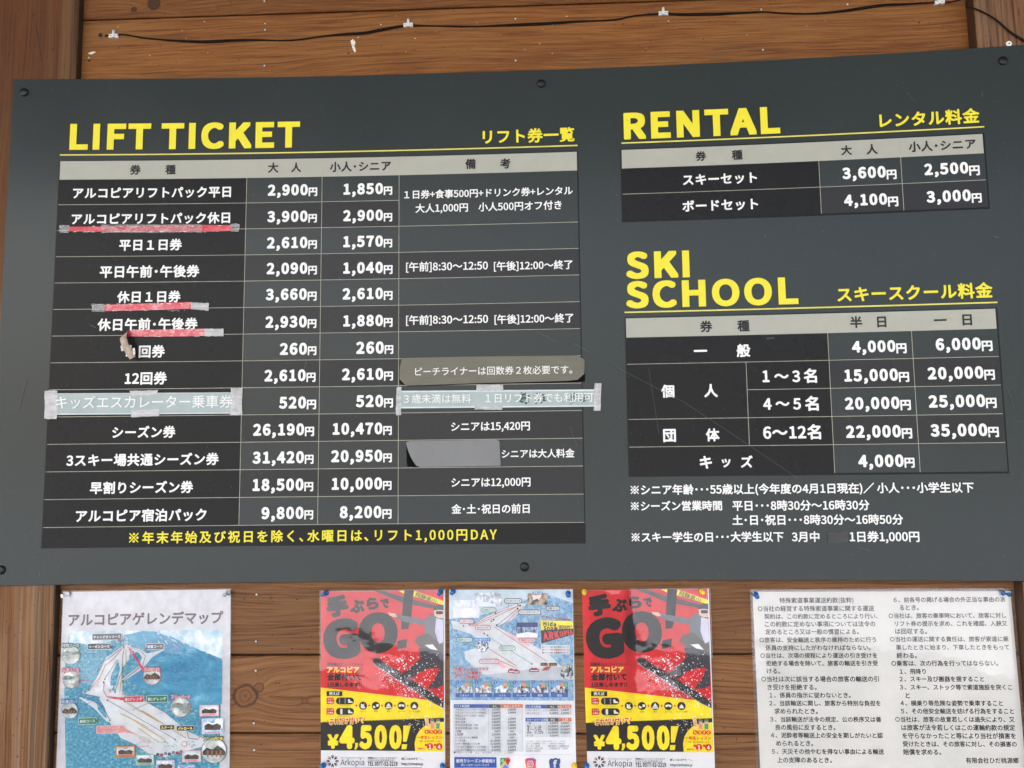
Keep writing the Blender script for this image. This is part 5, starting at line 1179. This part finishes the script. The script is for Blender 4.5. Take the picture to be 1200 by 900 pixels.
    for cx, cy, F, r, s, c2, fc, k in ((128, 455, A, 10.4, '林間コース', ink(60, 110, 90), WH, 0), (128, 80, B, 10, '山頂コース', RD, WH, 1), (120, 270, B, 9.4, '映え撮スポット', ink(40, 120, 190), WH, 2), (622, 60, B, 10, '天空の杜', RD, WH, 2), (798, 250, B, 11, 'フリーパーク', ink(226, 130, 130), WH, 1), (1000, 515, B, 14.4, '', BK, BK, 2)):
        m = MB(); c_ = F(cx, cy); disc(m, WALL, *c_, r + .5, c2, LI[7]); disc(m, WALL, *c_, r, PHT[k] if k != 2 else PHT[0], LI[8])
        if k == 2:
            poly(m, WALL, [(c_[0] + a_ * r, c_[1] + b_ * r) for a_, b_ in [(-.93, .1), (-.6, -.25), (-.1, -.1), (.3, -.42), (.75, -.15), (.95, .1), (.9, .38), (-.9, .36)]], M_HUT, LI[8] + .0001)
            for q in (-.55, -.2, .15, .5): poly(m, WALL, [(c_[0] + (q + a_) * r, c_[1] + b_ * r) for a_, b_ in [(0, .0), (.12, .0), (.12, .5), (0, .5)]], ink(150, 100, 70), LI[8] + .0002)
        else: poly(m, WALL, [(c_[0] + a_ * r, c_[1] + b_ * r) for a_, b_ in [(-.9, -.3), (-.4, -.5), (.2, -.35), (.9, -.45), (.97, -.1), (.3, -.05), (-.3, .05), (-.97, .1)]], M_TREES, LI[8] + .0001)
        if s:
            ty = c_[1] - r - 1.0 + (3 if cy == 60 else 0); hw = r * .98
            T(m, WALL, s, c_[0] - hw - .6, c_[0] + hw + .6, ty, c2, LI[8] + .0003, w=.12, h=5.4, n=8); T(m, WALL, s, c_[0] - hw, c_[0] + hw, ty, fc, LI[9] + .0002, w=.02, h=3.6, n=4)
        else:
            T(m, WALL, 'チケット売り場', B(938, 0)[0], B(1056, 0)[0], B(0, 440)[1], BK, LI[8] + .0003, w=.10, h=4.8); T(m, WALL, 'チケット売り場', B(940, 0)[0], B(1054, 0)[0], B(0, 440)[1], ink(250, 226, 90), LI[9] + .0002, w=.02, h=3.2, n=4)
        child(m, 'round_photo', root)
    for x0, y0, x1, y1, bc, k in ((402, 488, 518, 556, ink(214, 130, 70), 2), (523, 540, 636, 606, ink(150, 200, 170), 3), (648, 575, 760, 640, ink(214, 200, 206), 3), (806, 516, 920, 586, ink(230, 190, 196), 2), (912, 238, 1030, 306, ink(230, 190, 196), 2), (925, 320, 1058, 415, ink(200, 212, 222), 3), (776, 602, 884, 650, ink(150, 190, 220), 3)):
        m = MB(); rrect(m, WALL, *B(x0, y0), *B(x1, y1), .6, bc, LI[7], -.02); rrect(m, WALL, *B(x0 + 6, y0 + 6), *B(x1 - 6, y1 - 16), .3, PHT[3] if k == 3 else PHT[0], LI[8], -.02); hx, hy = x1 - x0, y1 - y0; poly(m, WALL, [B(x0 + hx * a_, y0 + hy * b_) for a_, b_ in [(.12, .48), (.3, .22), (.52, .34), (.7, .2), (.9, .46), (.86, .72), (.14, .74)]], M_HUT, LI[8] + .0001); poly(m, WALL, [B(x0 + hx * a_, y0 + hy * b_) for a_, b_ in [(.1, .46), (.3, .18), (.52, .30), (.7, .16), (.93, .44), (.7, .3), (.52, .40), (.3, .3)]], ink(226, 226, 228), LI[8] + .0002); T(m, WALL, 'レストハウス', B(x0 + 22, 0)[0], B(x1 - 22, 0)[0], B(0, y1 - 9)[1], RD, LI[8], w=.05, n=4, y1=B(0, y1 - 10)[1]); child(m, 'building_picture', root)
    m = MB()
    for i in range(7):
        x, y = 655 + i * 24, 540 + (i % 2) * 6 - i * 3; poly(m, WALL, [B(x - 10, y + 8), B(x - 8, y - 6), B(x + 2, y - 12), B(x + 12, y - 4), B(x + 10, y + 8)], rnd.choice((GY, ink(170, 70, 80), ink(120, 128, 140))), LI[7]); 
    for i in range(40): blob(m, WALL, *B(rnd.uniform(430, 950), rnd.uniform(455, 500)), rnd.uniform(.4, 1.6), rnd.uniform(.3, .7), ink(120, 150, 160), LI[6] + i * 1e-6, 8, .2)
    child(m, 'village_picture', root)
    return root
course_map()

# --- printed notice
def notice():
    A = ZB((870, 680, 3.636)); root = empty('printed_notice', wbase(1040, 925), 'laminated white sheet of dense black rules text at the lower right', 'notice')
    M_NP = two_tone('notice_paper', G(207, 206, 200), G(218, 216, 211), 12, .3, .7)
    sheet(root, (881.8, 693.4), (1183.8, 692.6), (891.8, 925), (1204, 925), M_NP, 2.4)
    m = MB(); pts = [WALL.xy(*p) for p in [(878.6, 690.6), (1188, 688.8), (1211, 930), (887.6, 930)]]; quad(m, WALL, pts, M_LAMB, .0004, 1); child(m, 'pouch_border', root)
    TX = ink(34, 34, 36, .5)
    Ln = [('特殊索道事業運送約款(抜粋)', 157, 472, 85), ('○当社の経営する特殊索道事業に関する運送', 65, 560, 120), ('契約は、この約款に定めるところにより行い、', 93, 575, 153), ('この約款に定めない事項については法令の', 95, 565, 186), ('定めるところ又は一般の慣習による。', 97, 495, 219), ('○旅客は、安全輸送と秩序の維持のために行う', 72, 568, 253), ('係員の支持にしたがわなければならない。', 97, 545, 287), ('○当社は、次項の規程により運送の引き受けを', 76, 573, 320), ('拒絶する場合を除いて、旅客の輸送を引き受', 100, 576, 353), ('ける。', 103, 160, 386), ('○当社は次に該当する場合の旅客の輸送の引', 80, 580, 420), ('き受けを拒絶する。', 106, 315, 455), ('１、係員の指示に従わないとき。', 114, 460, 489), ('２、当該輸送に関し、旅客から特別な負担を', 113, 588, 523), ('求められたとき。', 135, 320, 557), ('３、当該輸送が法令の規定、公の秩序又は善', 117, 590, 592), ('良の風俗に反するとき。', 140, 395, 626), ('４、泥酔者等輸送上の安全を期しがたいと認', 120, 597, 660), ('められるとき。', 143, 300, 694), ('５、天災その他やむを得ない事由による輸送', 124, 602, 729), ('上の支障のあるとき。', 147, 380, 765)]
    Rn = [('６、前各号の掲げる場合の外正当な事由のあ', 643, 1118, 82), ('るとき。', 668, 750, 116), ('○当社は、旅客の乗車時において、旅客に対し', 622, 1122, 150), ('リフト券の提示を求め、これを確認、入鋏又', 648, 1127, 184), ('は回収する。', 650, 785, 217), ('○当社の運送に関する責任は、旅客が索道に乗', 628, 1132, 250), ('車したときに始まり、下車したときをもって', 653, 1135, 285), ('終わる。', 656, 742, 320), ('○乗客は、次の行為を行ってはならない。', 634, 1088, 353), ('１、飛降り', 669, 780, 388), ('２、スキー及び搬器を揺すること', 668, 1028, 420), ('３、スキー、ストック等で索道施設を突くこ', 669, 1147, 455), ('と', 694, 712, 490), ('４、横乗り等危険な姿勢で乗車すること', 672, 1108, 523), ('５、その他安全輸送を妨げる行為をすること', 674, 1155, 557), ('○当社は、旅客の故意若しくは過失により、又', 650, 1158, 592), ('は旅客が法令若しくはこの運輸約款の規定', 676, 1160, 627), ('を守らなかったこと等により当社が損害を', 680, 1163, 662), ('受けたときは、その旅客に対し、その損害の', 682, 1167, 697), ('賠償を求める。', 684, 845, 731), ('有限会社ひだ桃源郷', 950, 1175, 767)]
    for L in (Ln, Rn):
        m = MB(True)
        for s, a, b, y in L: T(m, WALL, s, A(a, 0)[0], A(b, 0)[0], A(0, y)[1], TX, LI[0], w=.018, n=6)
        child(m, 'rules_lettering', root)
notice()

# ------------------------------------------------------------------ push pins
def pin(px, py, col, dx, dy, label, tr=0.0):
    """moulded push pin: flange, waist and head, tilted a little; px,py is where the head shows"""
    x, y = hit(px, py, wallz, .012); base = W(x - dx * .010, y - dy * .010, wallz(x) + .0045)
    o = empty('push_pin', base, label, 'push pin', 'push pins holding the posters')
    t = NT('pin_plastic'); t.p.inputs['Base Color'].default_value = col; t.p.inputs['Roughness'].default_value = .22
    if tr: t.p.inputs['Transmission Weight'].default_value = tr
    t.set(t.p.inputs['Roughness'], t.math('MULTIPLY_ADD', t.noise(t.obj(), 300, 2), .15, .14))
    ax = W(dx * .010, dy * .010, .0115) - W(0, 0, 0); R = Matrix.Translation(base) @ ax.to_track_quat('Z', 'Y').to_matrix().to_4x4()
    m = MB(); lathe(m, [(.0022, .0004), (.0046, .0008), (.0047, .0018), (.0028, .0026), (.0021, .0042), (.0021, .0078), (.0027, .0096), (.0036, .0104), (.0038, .0116), (.0034, .0124), (.0012, .0127)], R, t.m, 20); child(m, 'grip', o, smooth=True)
    m = MB(); lathe(m, [(.0005, -.006), (.0005, .001)], R, M_STEEL, 8); child(m, 'needle', o)
BLUE, YELP, CLR, WHP = (.012, .12, .36, 1), (.80, .50, .03, 1), (.55, .57, .60, 1), (.80, .80, .84, 1)
pin(73.5, 698.3, WHP, -.55, -.2, 'white push pin at the top left corner of the blue ski slope map poster')
pin(263.5, 697, CLR, -.35, -.25, 'greyish clear push pin at the top right corner of the ski slope map poster', .5)
pin(379, 696.6, BLUE, -.3, -.15, 'blue push pin at the top left corner of the left red poster')
pin(514.6, 695.8, BLUE, -.2, -.3, 'blue push pin at the top right corner of the left red poster')
pin(529.8, 694.4, BLUE, -.1, -.1, 'blue push pin at the top left corner of the blue map leaflet')
pin(666, 697.6, BLUE, .0, -.25, 'blue push pin at the top right corner of the blue map leaflet')
pin(684.8, 694.6, YELP, -.05, -.05, 'yellow push pin at the top left corner of the right red poster')
pin(823.6, 694.4, YELP, .1, -.1, 'yellow push pin at the top right corner of the right red poster')
pin(886.8, 699.2, BLUE, .0, -.3, 'blue push pin at the top left corner of the printed rules notice')
pin(1182.2, 696.6, BLUE, .6, -.15, 'blue push pin sticking out sideways at the top right corner of the printed rules notice')
pin(377.3, 898.4, BLUE, -.1, 0, 'blue push pin at the bottom left corner of the left red poster')
pin(518.6, 899, BLUE, .1, 0, 'blue push pin at the bottom right corner of the left red poster')
pin(673.8, 899, YELP, .1, 0, 'yellow push pin at the bottom right corner of the blue map leaflet')
pin(687.2, 898.8, BLUE, -.1, 0, 'blue push pin at the bottom left corner of the right red poster')

for o in bpy.data.objects:
    if '_base' in o: del o['_base']
